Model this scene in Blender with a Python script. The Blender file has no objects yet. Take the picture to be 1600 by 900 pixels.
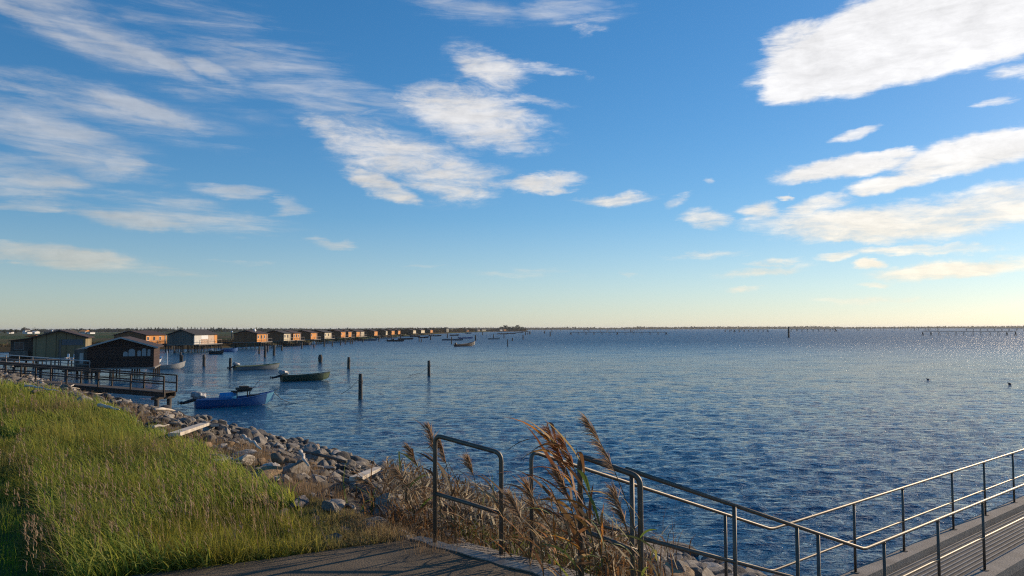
import bpy, bmesh, math, random
import numpy as np
from mathutils import Matrix, Vector, Euler, noise as mnoise
R = math.radians
rnd = random.Random(7)
nr = np.random.RandomState(11)
scene = bpy.context.scene
col = scene.collection

# ------------------------------------------------------------------ camera
FPX = 1209.0
EYE = 5.0
PITCH = math.atan(63.3/FPX)
ROLL = -math.atan(0.0034)
cam_d = bpy.data.cameras.new('camera')
cam_d.sensor_width = 36.0
cam_d.lens = FPX/1600*36
cam_d.clip_start = 0.1
cam_d.clip_end = 30000
cam = bpy.data.objects.new('camera', cam_d)
col.objects.link(cam)
cam.matrix_world = Matrix.Translation((0, 0, EYE)) @ Matrix.Rotation(math.pi/2+PITCH, 4, 'X') @ Matrix.Rotation(ROLL, 4, 'Z')
scene.camera = cam
CM = cam.matrix_world.to_3x3()

# ------------------------------------------------------------------ sun, sky, exposure
SUN_AZ = 53.0      # degrees to the right of the view direction
SUN_EL = 18.0
sun_d = bpy.data.lights.new('sun', 'SUN')
sun_d.energy = 5.0
sun_d.angle = R(0.53)
sun_d.color = (1.0, 0.78, 0.54)
sun = bpy.data.objects.new('sun', sun_d)
col.objects.link(sun)
sv = Vector((math.sin(R(SUN_AZ))*math.cos(R(SUN_EL)), math.cos(R(SUN_AZ))*math.cos(R(SUN_EL)), math.sin(R(SUN_EL))))
sun.rotation_euler = sv.to_track_quat('Z', 'Y').to_euler()
sun.location = (30, 20, 40)
world = bpy.data.worlds.new("World")
scene.world = world
world.use_nodes = True
scene.view_settings.view_transform = 'Standard'
scene.view_settings.look = 'None'
scene.view_settings.gamma = 1.0
scene.view_settings.use_curve_mapping = False
scene.view_settings.exposure = 0.0
scene.cycles.use_denoising = False
scene.cycles.denoising_input_passes = 'RGB_ALBEDO_NORMAL'
scene.cycles.denoising_prefilter = 'ACCURATE'
scene.cycles.pixel_filter_type = 'BLACKMAN_HARRIS'
scene.cycles.filter_width = 1.15
scene.cycles.use_adaptive_sampling = False
scene.cycles.adaptive_threshold = 0.01
scene.cycles.max_bounces = 6
scene.cycles.sample_clamp_indirect = 3.0
scene.cycles.sample_clamp_direct = 12.0
scene.cycles.diffuse_bounces = 2
scene.cycles.glossy_bounces = 3
scene.cycles.transmission_bounces = 4
scene.cycles.transparent_max_bounces = 6
try:
    world.cycles.sampling_method = 'MANUAL'
    world.cycles.sample_map_resolution = 1024
except Exception:
    pass

def px_dir(px, py):
    v = Vector(((px-800)/FPX, -(py-450)/FPX, -1.0))
    return CM @ v
def at(px, py, z=0.0):
    """photo pixel -> world point on the plane z"""
    d = px_dir(px, py)
    t = (z-EYE)/d.z
    return Vector((d.x*t, d.y*t, z))
def atd(px, py, dist):
    """photo pixel -> world point at forward distance dist"""
    d = px_dir(px, py)
    t = dist/d.y
    return Vector((d.x*t, dist, EYE+d.z*t))
def sstep(a, b, x):
    t = np.clip((x-a)/(b-a), 0, 1)
    return t*t*(3-2*t)

def build_world():
    nt = world.node_tree
    N = nt.nodes; L = nt.links
    N.clear()
    out = N.new('ShaderNodeOutputWorld'); bg = N.new('ShaderNodeBackground')
    L.new(bg.outputs[0], out.inputs[0])
    sky = N.new('ShaderNodeTexSky')
    sky.sky_type = 'NISHITA'; sky.sun_disc = False
    sky.sun_elevation = R(SUN_EL); sky.sun_rotation = R(SUN_AZ)
    sky.altitude = 0; sky.air_density = SKY_AIR; sky.dust_density = SKY_DUST; sky.ozone_density = SKY_OZONE
    bg.inputs[1].default_value = SKY_STRENGTH
    tc = N.new('ShaderNodeTexCoord')
    sep = N.new('ShaderNodeSeparateXYZ'); L.new(tc.outputs['Generated'], sep.inputs[0])
    def M(op, a, b=None, c=None, clamp=False):
        n = N.new('ShaderNodeMath'); n.operation = op; n.use_clamp = clamp
        for i, v in enumerate((a, b, c)):
            if v is None: continue
            if isinstance(v, (int, float)): n.inputs[i].default_value = v
            else: L.new(v, n.inputs[i])
        return n.outputs[0]
    az = M('ARCTAN2', sep.outputs[0], sep.outputs[1])
    hl = M('SQRT', M('ADD', M('MULTIPLY', sep.outputs[0], sep.outputs[0]), M('MULTIPLY', sep.outputs[1], sep.outputs[1])))
    el = M('ARCTAN2', sep.outputs[2], hl)
    cmb = N.new('ShaderNodeCombineXYZ'); L.new(az, cmb.inputs[0]); L.new(el, cmb.inputs[1])
    P0 = cmb.outputs[0]
    def tex(vec, scale, detail, rough, dist=0.0):
        n = N.new('ShaderNodeTexNoise'); n.inputs['Scale'].default_value = scale
        n.inputs['Detail'].default_value = detail; n.inputs['Roughness'].default_value = rough
        n.inputs['Distortion'].default_value = dist
        L.new(vec, n.inputs['Vector']); return n
    def mapn(vec, rot=0.0, scale=(1, 1, 1), loc=(0, 0, 0), typ='POINT'):
        n = N.new('ShaderNodeMapping'); n.vector_type = typ
        n.inputs['Location'].default_value = loc; n.inputs['Rotation'].default_value = (0, 0, rot)
        n.inputs['Scale'].default_value = scale
        L.new(vec, n.inputs['Vector']); return n.outputs[0]
    def VM(op, a, b=None, s=None):
        n = N.new('ShaderNodeVectorMath'); n.operation = op
        for i, v in enumerate((a, b)):
            if v is None: continue
            if isinstance(v, tuple): n.inputs[i].default_value = v
            else: L.new(v, n.inputs[i])
        if s is not None: n.inputs['Scale'].default_value = s
        return n
    # three families of cloud, each with its own wind direction, fibre and softness
    def azel(px, py):
        d = px_dir(px, py)
        return math.atan2(d.x, d.y), math.atan2(d.z, math.hypot(d.x, d.y))
    w2 = tex(P0, 22.0, 4.0, 0.6)
    def family(name, rot, along, across, long_amp, k, lo, hi, cap, sx, sy, seed, fine):
        """rot: direction of the fibres (down to the right positive)"""
        n_lo = tex(mapn(P0, R(rot), (sx*.45, sy*.45, 1), (seed, seed*.7, 0)), 1.0, 4.0, 0.6, 0.2)
        n_hi = tex(mapn(P0, R(rot), (sx*1.6, sy*1.6, 1), (seed*2, seed*.3, 0)), 1.0, 6.0, 0.65, 0.3)
        shift = M('ADD', M('MULTIPLY', M('SUBTRACT', n_lo.outputs[0], 0.5), long_amp), M('MULTIPLY', M('SUBTRACT', n_hi.outputs[0], 0.5), long_amp*.45))
        dirv = (math.cos(R(rot)), -math.sin(R(rot)), 0.0)
        cb = VM('SCALE', dirv); L.new(shift, cb.inputs['Scale'])
        o2 = VM('SCALE', VM('SUBTRACT', w2.outputs['Color'], (0.5, 0.5, 0.5)).outputs[0], s=0.020).outputs[0]
        P = VM('ADD', VM('ADD', P0, cb.outputs[0]).outputs[0], o2).outputs[0]
        spx = N.new('ShaderNodeSeparateXYZ'); L.new(P, spx.inputs[0])
        tot = None
        for (cx, cy, rx, ry, ang, st, soft, fam) in CLOUDS:
            if fam == 'B' and cx > 950: fam = 'C'
            if fam != name: continue
            a0, e0 = azel(cx, cy)
            ca, sa = math.cos(R(ang)), math.sin(R(ang))
            a1, e1 = azel(cx+rx*ca, cy+rx*sa); a2, e2 = azel(cx-ry*sa, cy+ry*ca)
            RX = math.hypot(a1-a0, e1-e0); RY = math.hypot(a2-a0, e2-e0)
            # the running maximum rides in z (scaled away) so that the ellipses are evaluated one after another
            cz = N.new('ShaderNodeCombineXYZ'); L.new(spx.outputs[0], cz.inputs[0]); L.new(spx.outputs[1], cz.inputs[1])
            if tot is not None: L.new(tot, cz.inputs[2])
            v = mapn(cz.outputs[0], math.atan2(e1-e0, a1-a0), (RX*along, RY*across, 1e4), (a0, e0, 0), 'TEXTURE')
            ln = VM('LENGTH', v).outputs['Value']
            mr = N.new('ShaderNodeMapRange'); mr.interpolation_type = 'SMOOTHSTEP'
            mr.inputs['From Min'].default_value = soft; mr.inputs['From Max'].default_value = 1.0
            mr.inputs['To Min'].default_value = st; mr.inputs['To Max'].default_value = 0.0
            L.new(ln, mr.inputs['Value'])
            tot = mr.outputs[0] if tot is None else M('MAXIMUM', tot, mr.outputs[0])
        S1 = tex(mapn(P0, R(rot), (sx, sy, 1), (seed, seed*1.9, 0)), 1.0, 12.0, 0.66, 0.5)
        S2 = tex(mapn(P0, R(rot), (sx*4, sy*2.6, 1), (seed*3, seed, 0)), 1.0, 8.0, 0.68, 0.6)
        d = M('ADD', tot, M('MULTIPLY', M('SUBTRACT', S1.outputs[0], 0.5), k))
        d = M('ADD', d, M('MULTIPLY', M('SUBTRACT', S2.outputs[0], 0.5), k*fine))
        mr = N.new('ShaderNodeMapRange'); mr.interpolation_type = 'SMOOTHSTEP'
        mr.inputs['From Min'].default_value = lo; mr.inputs['From Max'].default_value = hi
        mr.inputs['To Max'].default_value = cap
        L.new(d, mr.inputs['Value'])
        return M('MULTIPLY', mr.outputs[0], M('MULTIPLY', tot, 3.2, clamp=True)), S1, S2
    aA, sA, fA = family('A', 19, 1.45, 1.55, .16, 2.5,   .02, 1.25, .60, 4.0, 34, 3.1, .35)
    aB, sB, fB = family('B', 24, 1.30, 1.35, .11, 2.0, .10, 1.10, .92, 8.0, 34, 5.3, .45)
    aC, sC, fC = family('C', -13, 1.28, 1.40, .10, 1.65, .16, .98, .95, 7.0, 36, 1.7, .40)
    nB = sC
    al = M('MAXIMUM', M('MAXIMUM', aA, aB), aC, clamp=True)
    # sky colour
    hs = N.new('ShaderNodeHueSaturation')
    hs.inputs['Hue'].default_value = SKY_HUE; hs.inputs['Saturation'].default_value = SKY_SAT; hs.inputs['Value'].default_value = SKY_VAL
    gm = N.new('ShaderNodeGamma'); gm.inputs['Gamma'].default_value = SKY_GAMMA
    L.new(sky.outputs[0], gm.inputs['Color']); L.new(gm.outputs[0], hs.inputs['Color'])
    sr = N.new('ShaderNodeMapRange'); sr.inputs['From Min'].default_value = 0.0; sr.inputs['From Max'].default_value = 0.14
    sr.inputs['To Min'].default_value = SKY_SAT*.78; sr.inputs['To Max'].default_value = SKY_SAT
    L.new(el, sr.inputs['Value']); L.new(sr.outputs[0], hs.inputs['Saturation'])
    # clouds: bright white high up, creamier towards the horizon, a little grey inside
    elr = N.new('ShaderNodeMapRange'); elr.inputs['From Min'].default_value = 0.0; elr.inputs['From Max'].default_value = 0.22
    L.new(el, elr.inputs['Value'])
    cm = N.new('ShaderNodeMix'); cm.data_type = 'RGBA'
    L.new(elr.outputs[0], cm.inputs['Factor'])
    k = 1.0/SKY_STRENGTH
    cm.inputs['A'].default_value = (0.88*k, 0.79*k, 0.60*k, 1)
    cm.inputs['B'].default_value = (0.83*k, 0.82*k, 0.82*k, 1)
    gr = M('MULTIPLY_ADD', w2.outputs[0], 0.35, M('MULTIPLY_ADD', sC.outputs[0], 0.55, M('MULTIPLY_ADD', fC.outputs[0], 0.45, 0.32)))
    azr = N.new('ShaderNodeMapRange'); azr.inputs['From Min'].default_value = -0.5; azr.inputs['From Max'].default_value = 0.55
    azr.inputs['To Min'].default_value = 0.78; azr.inputs['To Max'].default_value = 1.18
    L.new(az, azr.inputs['Value'])
    cs = VM('SCALE', cm.outputs['Result']); L.new(M('MULTIPLY', gr, azr.outputs[0]), cs.inputs['Scale'])
    mx = N.new('ShaderNodeMix'); mx.data_type = 'RGBA'
    L.new(al, mx.inputs['Factor']); L.new(hs.outputs[0], mx.inputs['A']); L.new(cs.outputs[0], mx.inputs['B'])
    L.new(mx.outputs['Result'], bg.inputs[0])

SKY_AIR, SKY_DUST, SKY_OZONE, SKY_STRENGTH = 1.0, 0.15, 5.0, 0.112
SKY_HUE, SKY_SAT, SKY_VAL = 0.502, 1.30, 1.50
SKY_GAMMA = 0.80
# cx, cy, rx, ry, angle (deg, + = down to the right), strength, inner, family
CLOUDS = [
 (330, 110, 60, 12, 24, .9, .1, 'A'), (230, 88, 160, 15, 24, 1.0, .1, 'A'), (70, 40, 130, 16, 24, .8, .1, 'A'), (240, 180, 110, 13, 14, .95, .1, 'A'), (60, 150, 120, 12, 12, .7, .1, 'A'),
 (190, 252, 60, 20, 26, 1.05, .2, 'A'), (90, 205, 120, 14, 20, .9, .1, 'A'), (90, 292, 90, 13, 8, 1.05, .2, 'A'), (560, 190, 150, 16, 16, .5, .1, 'A'), (150, 405, 60, 8, 4, 1.0, .2, 'A'), (40, 392, 70, 10, 6, .95, .2, 'A'),
 (180, 70, 260, 42, 24, .62, .1, 'A'), (90, 25, 150, 34, 22, .5, .1, 'A'),
 (170, 168, 210, 34, 14, .60, .1, 'A'), (20, 140, 120, 40, 12, .35, .1, 'A'),
 (120, 232, 160, 44, 20, .80, .2, 'A'), (40, 200, 120, 34, 15, .62, .2, 'A'),
 (60, 290, 130, 26, 8, .85, .2, 'A'), (20, 262, 120, 24, 8, .6, .2, 'A'),
 (430, 105, 200, 58, 24, .58, .1, 'A'), (500, 152, 90, 26, 8, .74, .1, 'A'),
 (600, 165, 120, 34, 12, .45, .1, 'A'), (300, 60, 190, 34, 22, .34, .1, 'A'),
 (370, 300, 70, 14, 4, .80, .1, 'A'), (448, 326, 34, 12, -10, .75, .1, 'A'),
 (486, 367, 34, 8, 0, .75, .1, 'A'), (300, 336, 170, 24, 8, .62, .1, 'A'), (220, 344, 90, 14, 4, .9, .1, 'A'),
 (80, 325, 140, 12, 0, .55, .1, 'A'), (80, 402, 140, 18, 6, .85, .2, 'A'), (10, 412, 60, 10, 2, .6, .2, 'A'),
 (250, 424, 90, 10, 4, .55, .1, 'A'), (630, 407, 40, 6, 0, .5, .1, 'A'), (810, 422, 110, 8, 2, .5, .1, 'A'),
 (380, 412, 50, 6, 0, .4, .1, 'A'), (700, 10, 130, 20, 8, .45, .1, 'A'), (880, 14, 100, 16, -10, .45, .1, 'A'),
 (745, 186, 130, 50, 12, 1.0, .25, 'B'), (640, 250, 170, 52, 18, .86, .15, 'B'), (600, 292, 60, 20, 22, 1.0, .3, 'B'),
 (690, 290, 90, 24, 10, .75, .2, 'B'), (540, 222, 70, 28, 20, .70, .2, 'B'),
 (770, 108, 85, 34, 20, .80, .2, 'B'), (860, 112, 80, 14, 4, .62, .1, 'B'), (840, 165, 90, 12, 6, .5, .1, 'B'),
 (836, 279, 66, 20, -6, .92, .3, 'B'), (955, 316, 80, 14, -3, .78, .2, 'B'), (1045, 318, 34, 12, -14, .6, .2, 'B'),
 (928, 46, 28, 12, -8, .5, .1, 'B'), (1098, 286, 18, 7, 0, .6, .1, 'B'),
 (1430, 52, 290, 68, -17, 1.25, .55, 'B'), (1560, 20, 190, 64, -14, 1.3, .6, 'B'), (1260, 128, 76, 30, -22, 1.0, .4, 'B'), (1240, 66, 66, 34, -8, .9, .3, 'B'),
 (1570, 118, 66, 20, -10, .62, .1, 'B'), (1338, 208, 50, 10, -14, .85, .2, 'B'), (1550, 162, 50, 8, -12, .6, .1, 'B'),
 (1320, 262, 130, 20, -10, 1.0, .35, 'B'), (1400, 238, 60, 10, -4, .8, .2, 'B'), (1520, 240, 160, 28, -14, 1.05, .4, 'B'), (1400, 285, 80, 14, -8, .9, .3, 'B'),
 (1290, 318, 80, 16, -14, .85, .2, 'B'), (1185, 333, 46, 16, -4, .8, .2, 'B'), (1100, 345, 50, 20, 10, .66, .2, 'B'), (1222, 312, 18, 6, 0, .8, .2, 'B'),
 (1400, 345, 340, 34, -3, .82, .3, 'B'), (1560, 320, 190, 34, -8, .85, .3, 'B'), (1340, 368, 120, 12, 3, .8, .2, 'B'),
 (1110, 394, 100, 10, -5, .52, .1, 'B'), (1190, 424, 110, 12, -6, .70, .1, 'B'), (1210, 410, 60, 8, -4, .6, .1, 'B'),
 (1372, 411, 34, 9, 0, .95, .3, 'B'), (1500, 420, 190, 18, -6, .85, .3, 'B'), (1450, 388, 200, 8, -2, .6, .2, 'B'), (1320, 396, 50, 8, -6, .6, .2, 'B'),
 (1150, 452, 40, 6, -4, .6, .1, 'B'), (1400, 468, 240, 9, -2, .45, .1, 'B'), (1370, 446, 50, 6, 0, .6, .1, 'B'), (985, 428, 40, 7, 12, .5, .1, 'B'),
]
build_world()
# ------------------------------------------------------------------ helpers
class MB:
    def __init__(s): s.v = []; s.f = []; s.m = []; s.mi = 0
    def quad(s, a, b, c, d):
        i = len(s.v); s.v += [tuple(a), tuple(b), tuple(c), tuple(d)]; s.f.append((i, i+1, i+2, i+3)); s.m.append(s.mi)
    def tri(s, a, b, c):
        i = len(s.v); s.v += [tuple(a), tuple(b), tuple(c)]; s.f.append((i, i+1, i+2)); s.m.append(s.mi)
    def hexa(s, p):
        """p: 8 points, bottom ring then top ring"""
        i = len(s.v); s.v += [tuple(q) for q in p]
        for f in ((3, 2, 1, 0), (4, 5, 6, 7), (0, 1, 5, 4), (1, 2, 6, 5), (2, 3, 7, 6), (3, 0, 4, 7)):
            s.f.append(tuple(i+k for k in f)); s.m.append(s.mi)
        return s
    def box(s, x0, x1, y0, y1, z0, z1):
        return s.hexa([(x0, y0, z0), (x1, y0, z0), (x1, y1, z0), (x0, y1, z0), (x0, y0, z1), (x1, y0, z1), (x1, y1, z1), (x0, y1, z1)])
    def beam(s, a, b, w, h):
        """box beam from a to b, width w, height h (centred)"""
        a = Vector(a); b = Vector(b); d = (b-a).normalized()
        up = Vector((0, 0, 1)) if abs(d.z) < .95 else Vector((0, 1, 0))
        sd = d.cross(up).normalized(); u = sd.cross(d).normalized()
        sd *= w/2; u *= h/2
        return s.hexa([a-sd-u, a+sd-u, b+sd-u, b-sd-u, a-sd+u, a+sd+u, b+sd+u, b-sd+u])
    def tube(s, pts, rad, n=8, cap=True, squash=1.0):
        pts = [Vector(p) for p in pts]
        if not isinstance(rad, (list, tuple)): rad = [rad]*len(pts)
        i0 = len(s.v); prev = None
        for k, p in enumerate(pts):
            d = (pts[min(k+1, len(pts)-1)]-pts[max(k-1, 0)]).normalized()
            if prev is None:
                ref = Vector((0, 0, 1)) if abs(d.z) < .9 else Vector((1, 0, 0))
                u = d.cross(ref).normalized()
            else:
                u = (prev-d*prev.dot(d)).normalized()
            prev = u; w = d.cross(u)
            for j in range(n):
                a = 2*math.pi*j/n
                s.v.append(tuple(p+u*math.cos(a)*rad[k]+w*math.sin(a)*rad[k]*squash))
        for k in range(len(pts)-1):
            for j in range(n):
                a = i0+k*n+j; b = i0+k*n+(j+1) % n
                s.f.append((a, b, b+n, a+n)); s.m.append(s.mi)
        if cap:
            s.f.append(tuple(i0+j for j in reversed(range(n)))); s.m.append(s.mi)
            e = i0+(len(pts)-1)*n
            s.f.append(tuple(e+j for j in range(n))); s.m.append(s.mi)
        return s
    def poly_prism(s, pts, z0, z1):
        i = len(s.v); n = len(pts)
        s.v += [(p[0], p[1], z0) for p in pts]+[(p[0], p[1], z1) for p in pts]
        s.f.append(tuple(i+k for k in reversed(range(n)))); s.m.append(s.mi)
        s.f.append(tuple(i+n+k for k in range(n))); s.m.append(s.mi)
        for k in range(n):
            s.f.append((i+k, i+(k+1) % n, i+n+(k+1) % n, i+n+k)); s.m.append(s.mi)
        return s
    def mesh(s, name, mats, smooth=False, off=(0, 0, 0)):
        me = bpy.data.meshes.new(name)
        me.from_pydata([(x-off[0], y-off[1], z-off[2]) for x, y, z in s.v], [], s.f)
        for m in (mats if isinstance(mats, (list, tuple)) else [mats]): me.materials.append(m)
        if any(s.m): me.polygons.foreach_set('material_index', s.m)
        if smooth: me.polygons.foreach_set('use_smooth', [True]*len(s.f))
        me.update()
        return me
    def build(s, name, mats, parent=None, smooth=False, origin=None):
        """origin: world position given to the object; the mesh is built in world space"""
        off = (0, 0, 0)
        if origin is not None and parent is None: off = tuple(origin)
        o = bpy.data.objects.new(name, s.mesh(name, mats, smooth, off))
        col.objects.link(o)
        if parent: o.parent = parent
        if origin is not None and parent is None: o.location = origin
        return o
def tag(o, label=None, cat=None, group=None, kind=None):
    if label: o['label'] = label
    if cat: o['category'] = cat
    if group: o['group'] = group
    if kind: o['kind'] = kind
    return o
def empty(name, loc=(0, 0, 0), rz=0.0):
    o = bpy.data.objects.new(name, None); o.empty_display_size = 0.2
    o.location = loc; o.rotation_euler = (0, 0, rz); col.objects.link(o)
    return o
KIDS = {}
def copy_tree(o, parent=None):
    c = o.copy(); col.objects.link(c); c.parent = parent
    for ch in list(o.children): copy_tree(ch, c)
    return c
def np_mesh(name, V, F, mats, colors=None, smooth=False):
    """V (n,3), F list of (faces array (m,k))"""
    me = bpy.data.meshes.new(name)
    V = np.asarray(V, dtype=np.float32)
    me.vertices.add(len(V)); me.vertices.foreach_set('co', V.ravel())
    loops = np.concatenate([f.ravel() for f in F]).astype(np.int32)
    counts = np.concatenate([np.full(len(f), f.shape[1], dtype=np.int32) for f in F])
    starts = np.concatenate([[0], np.cumsum(counts)[:-1]]).astype(np.int32)
    me.loops.add(len(loops)); me.loops.foreach_set('vertex_index', loops)
    me.polygons.add(len(counts)); me.polygons.foreach_set('loop_start', starts)
    me.polygons.foreach_set('loop_total', counts)
    if smooth: me.polygons.foreach_set('use_smooth', np.ones(len(counts), dtype=bool))
    me.update(calc_edges=True)
    if colors is not None:
        ca = me.color_attributes.new('Col', 'FLOAT_COLOR', 'POINT')
        c4 = np.ones((len(V), 4), dtype=np.float32); c4[:, :3] = colors
        ca.data.foreach_set('color', c4.ravel())
    for m in (mats if isinstance(mats, (list, tuple)) else [mats]): me.materials.append(m)
    me.validate()
    return me

# ------------------------------------------------------------------ materials
def nodes(name):
    m = bpy.data.materials.new(name); m.use_nodes = True
    nt = m.node_tree
    return m, nt, nt.nodes['Principled BSDF'], nt.nodes['Material Output']
def tnoise(nt, scale, detail=5, rough=.6, coord='Object', stretch=(1, 1, 1), loc=(0, 0, 0)):
    tc = nt.nodes.new('ShaderNodeTexCoord'); mp = nt.nodes.new('ShaderNodeMapping')
    mp.inputs['Scale'].default_value = stretch; mp.inputs['Location'].default_value = loc
    nt.links.new(tc.outputs[coord], mp.inputs[0])
    n = nt.nodes.new('ShaderNodeTexNoise'); n.inputs['Scale'].default_value = scale
    n.inputs['Detail'].default_value = detail; n.inputs['Roughness'].default_value = rough
    nt.links.new(mp.outputs[0], n.inputs['Vector'])
    return n
def ramp(nt, fac, stops):
    r = nt.nodes.new('ShaderNodeValToRGB'); e = r.color_ramp.elements
    while len(e) < len(stops): e.new(.5)
    for k, (p, c) in enumerate(stops):
        e[k].position = p; e[k].color = (*c, 1)
    nt.links.new(fac, r.inputs[0]); return r
def mat(name, c1, c2=None, scale=3.0, rough=.8, metal=0.0, bump=0.0, bscale=None, stretch=(1, 1, 1), c3=None, coord='Object', spec=.5, perobj=0.0):
    m, nt, b, out = nodes(name)
    c2 = c2 or tuple(min(1, x*1.25) for x in c1)
    n = tnoise(nt, scale, stretch=stretch, coord=coord)
    st = [(.32, c1), (.68, c2)] if c3 is None else [(.3, c1), (.5, c2), (.7, c3)]
    r = ramp(nt, n.outputs[0], st)
    src = r.outputs[0]
    if perobj:
        oi = nt.nodes.new('ShaderNodeObjectInfo'); mr = nt.nodes.new('ShaderNodeMapRange')
        mr.inputs['To Min'].default_value = 1-perobj; mr.inputs['To Max'].default_value = 1+perobj
        nt.links.new(oi.outputs['Random'], mr.inputs[0])
        hs = nt.nodes.new('ShaderNodeHueSaturation'); nt.links.new(src, hs.inputs['Color']); nt.links.new(mr.outputs[0], hs.inputs['Value'])
        src = hs.outputs[0]
    nt.links.new(src, b.inputs['Base Color'])
    b.inputs['Roughness'].default_value = rough; b.inputs['Metallic'].default_value = metal
    b.inputs['Specular IOR Level'].default_value = spec
    if bump:
        n2 = tnoise(nt, bscale or scale*4, stretch=stretch, coord=coord, detail=6)
        bp = nt.nodes.new('ShaderNodeBump'); bp.inputs['Strength'].default_value = bump; bp.inputs['Distance'].default_value = .02
        nt.links.new(n2.outputs[0], bp.inputs['Height']); nt.links.new(bp.outputs[0], b.inputs['Normal'])
    return m
def plank_mat(name, c1, c2, pitch=.16, axis='X', rough=.85, groove=.35):
    """boards with dark gaps, grain along the boards; axis = the direction across the boards"""
    m, nt, b, out = nodes(name)
    tc = nt.nodes.new('ShaderNodeTexCoord'); sp = nt.nodes.new('ShaderNodeSeparateXYZ')
    nt.links.new(tc.outputs['Object'], sp.inputs[0])
    def M(op, a, b2=None):
        n = nt.nodes.new('ShaderNodeMath'); n.operation = op
        for i, v in enumerate((a, b2)):
            if v is None: continue
            if isinstance(v, (int, float)): n.inputs[i].default_value = v
            else: nt.links.new(v, n.inputs[i])
        return n.outputs[0]
    src = sp.outputs['Z'] if axis == 'Z' else M('ADD', sp.outputs['X'], sp.outputs['Y'])
    q = M('DIVIDE', src, pitch); fl = M('FLOOR', q); fr = M('FRACT', q)
    wn = nt.nodes.new('ShaderNodeTexWhiteNoise'); wn.noise_dimensions = '1D'; nt.links.new(fl, wn.inputs['W'])
    n = tnoise(nt, 5, stretch=(6, 6, .5) if axis != 'Z' else (.6, .6, 8))
    mixf = M('ADD', M('MULTIPLY', wn.outputs[0], .55), M('MULTIPLY', n.outputs[0], .5))
    r = ramp(nt, mixf, [(.25, c1), (.8, c2)])
    edge = M('GREATER_THAN', fr, .08)
    gm = M('ADD', M('MULTIPLY', edge, 1-groove), groove)
    mx = nt.nodes.new('ShaderNodeVectorMath'); mx.operation = 'SCALE'
    nt.links.new(r.outputs[0], mx.inputs[0]); nt.links.new(gm, mx.inputs['Scale'])
    nt.links.new(mx.outputs[0], b.inputs['Base Color']); b.inputs['Roughness'].default_value = rough
    bp = nt.nodes.new('ShaderNodeBump'); bp.inputs['Strength'].default_value = .5; bp.inputs['Distance'].default_value = .01
    nt.links.new(edge, bp.inputs['Height']); nt.links.new(bp.outputs[0], b.inputs['Normal'])
    return m
def leaf_mat(name, trans=.45, rough=.6, mul=1.0):
    """plant material coloured by the mesh's own colour attribute, thin and translucent"""
    m, nt, b, out = nodes(name)
    at_ = nt.nodes.new('ShaderNodeAttribute'); at_.attribute_name = 'Col'
    nt.links.new(at_.outputs['Color'], b.inputs['Base Color'])
    b.inputs['Roughness'].default_value = rough; b.inputs['Specular IOR Level'].default_value = .18
    tr = nt.nodes.new('ShaderNodeBsdfTranslucent')
    sc = nt.nodes.new('ShaderNodeVectorMath'); sc.operation = 'SCALE'; sc.inputs['Scale'].default_value = 1.6
    nt.links.new(at_.outputs['Color'], sc.inputs[0]); nt.links.new(sc.outputs[0], tr.inputs['Color'])
    mx = nt.nodes.new('ShaderNodeMixShader'); mx.inputs[0].default_value = trans
    nt.links.new(b.outputs[0], mx.inputs[1]); nt.links.new(tr.outputs[0], mx.inputs[2]); nt.links.new(mx.outputs[0], out.inputs[0])
    return m

MT = {}
MT['leaf'] = leaf_mat('leaf', .38)
MT['wood_dark'] = mat('weathered_wood_dark', (.035, .028, .022), (.09, .07, .055), 6, .9, bump=.4, stretch=(1, 1, .2))
MT['wood_grey'] = mat('weathered_wood_grey', (.13, .115, .10), (.30, .27, .24), 5, .9, bump=.4, stretch=(1, 1, .2))
MT['drift'] = mat('bleached_driftwood', (.34, .29, .23), (.62, .55, .45), 3, .85, bump=.5, bscale=14)
MT['drift_dark'] = mat('dark_driftwood', (.07, .055, .045), (.2, .16, .12), 3, .9, bump=.5, bscale=14)
MT['metal_rail'] = mat('galvanised_tube', (.11, .095, .075), (.18, .155, .125), 14, .55, metal=.6, bump=.05)
MT['concrete'] = mat('concrete', (.20, .175, .145), (.32, .285, .24), 3, .9, bump=.6, bscale=40, coord='Object')
MT['concrete_dark'] = mat('worn_concrete', (.075, .055, .032), (.15, .112, .068), 2.5, .9, bump=.9, bscale=60)
MT['post_bark'] = mat('wet_post', (.03, .026, .022), (.11, .095, .08), 5, .8, bump=.6, stretch=(1, 1, .3))
MT['pane'] = mat('dark_glass', (.03, .035, .04), (.06, .065, .07), 1, .12)
MT['white'] = mat('white_paint', (.62, .62, .62), (.8, .8, .79), 4, .6)
MT['curtain'] = mat('white_curtain', (.22, .22, .23), (.42, .42, .42), 9, .8, stretch=(4, 4, .4))
MT['roof_brown'] = mat('brown_roof_felt', (.03, .017, .014), (.065, .034, .027), 2, .85, bump=.3)
MT['roof_dark'] = mat('dark_roof_felt', (.022, .02, .02), (.055, .048, .046), 2, .9, bump=.3)
MT['wood_orange'] = plank_mat('sunlit_orange_boards', (.52, .21, .045), (.74, .33, .085), .14)  # lit copy of the brown boards; low sun's orange mixed into the colour
MT['wood_brown'] = plank_mat('brown_boards', (.18, .07, .03), (.30, .125, .05), .14)  # shaded copy of the same boards, the fronts' shade kept in the colour
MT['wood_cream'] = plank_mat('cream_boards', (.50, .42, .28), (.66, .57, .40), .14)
MT['wood_black'] = plank_mat('near_black_boards', (.028, .012, .008), (.055, .026, .018), .16, axis='Z')  # one near-black reddish brown for all walls of the hut
MT['wood_ochre'] = plank_mat('ochre_panels', (.19, .15, .08), (.27, .22, .12), 1.2)
MT['wood_slate'] = plank_mat('grey_boards', (.085, .08, .07), (.15, .14, .12), .2)
MT['rust'] = mat('rusty_sheet', (.28, .10, .04), (.52, .42, .32), 1.2, .7, c3=(.34, .12, .04))
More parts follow.
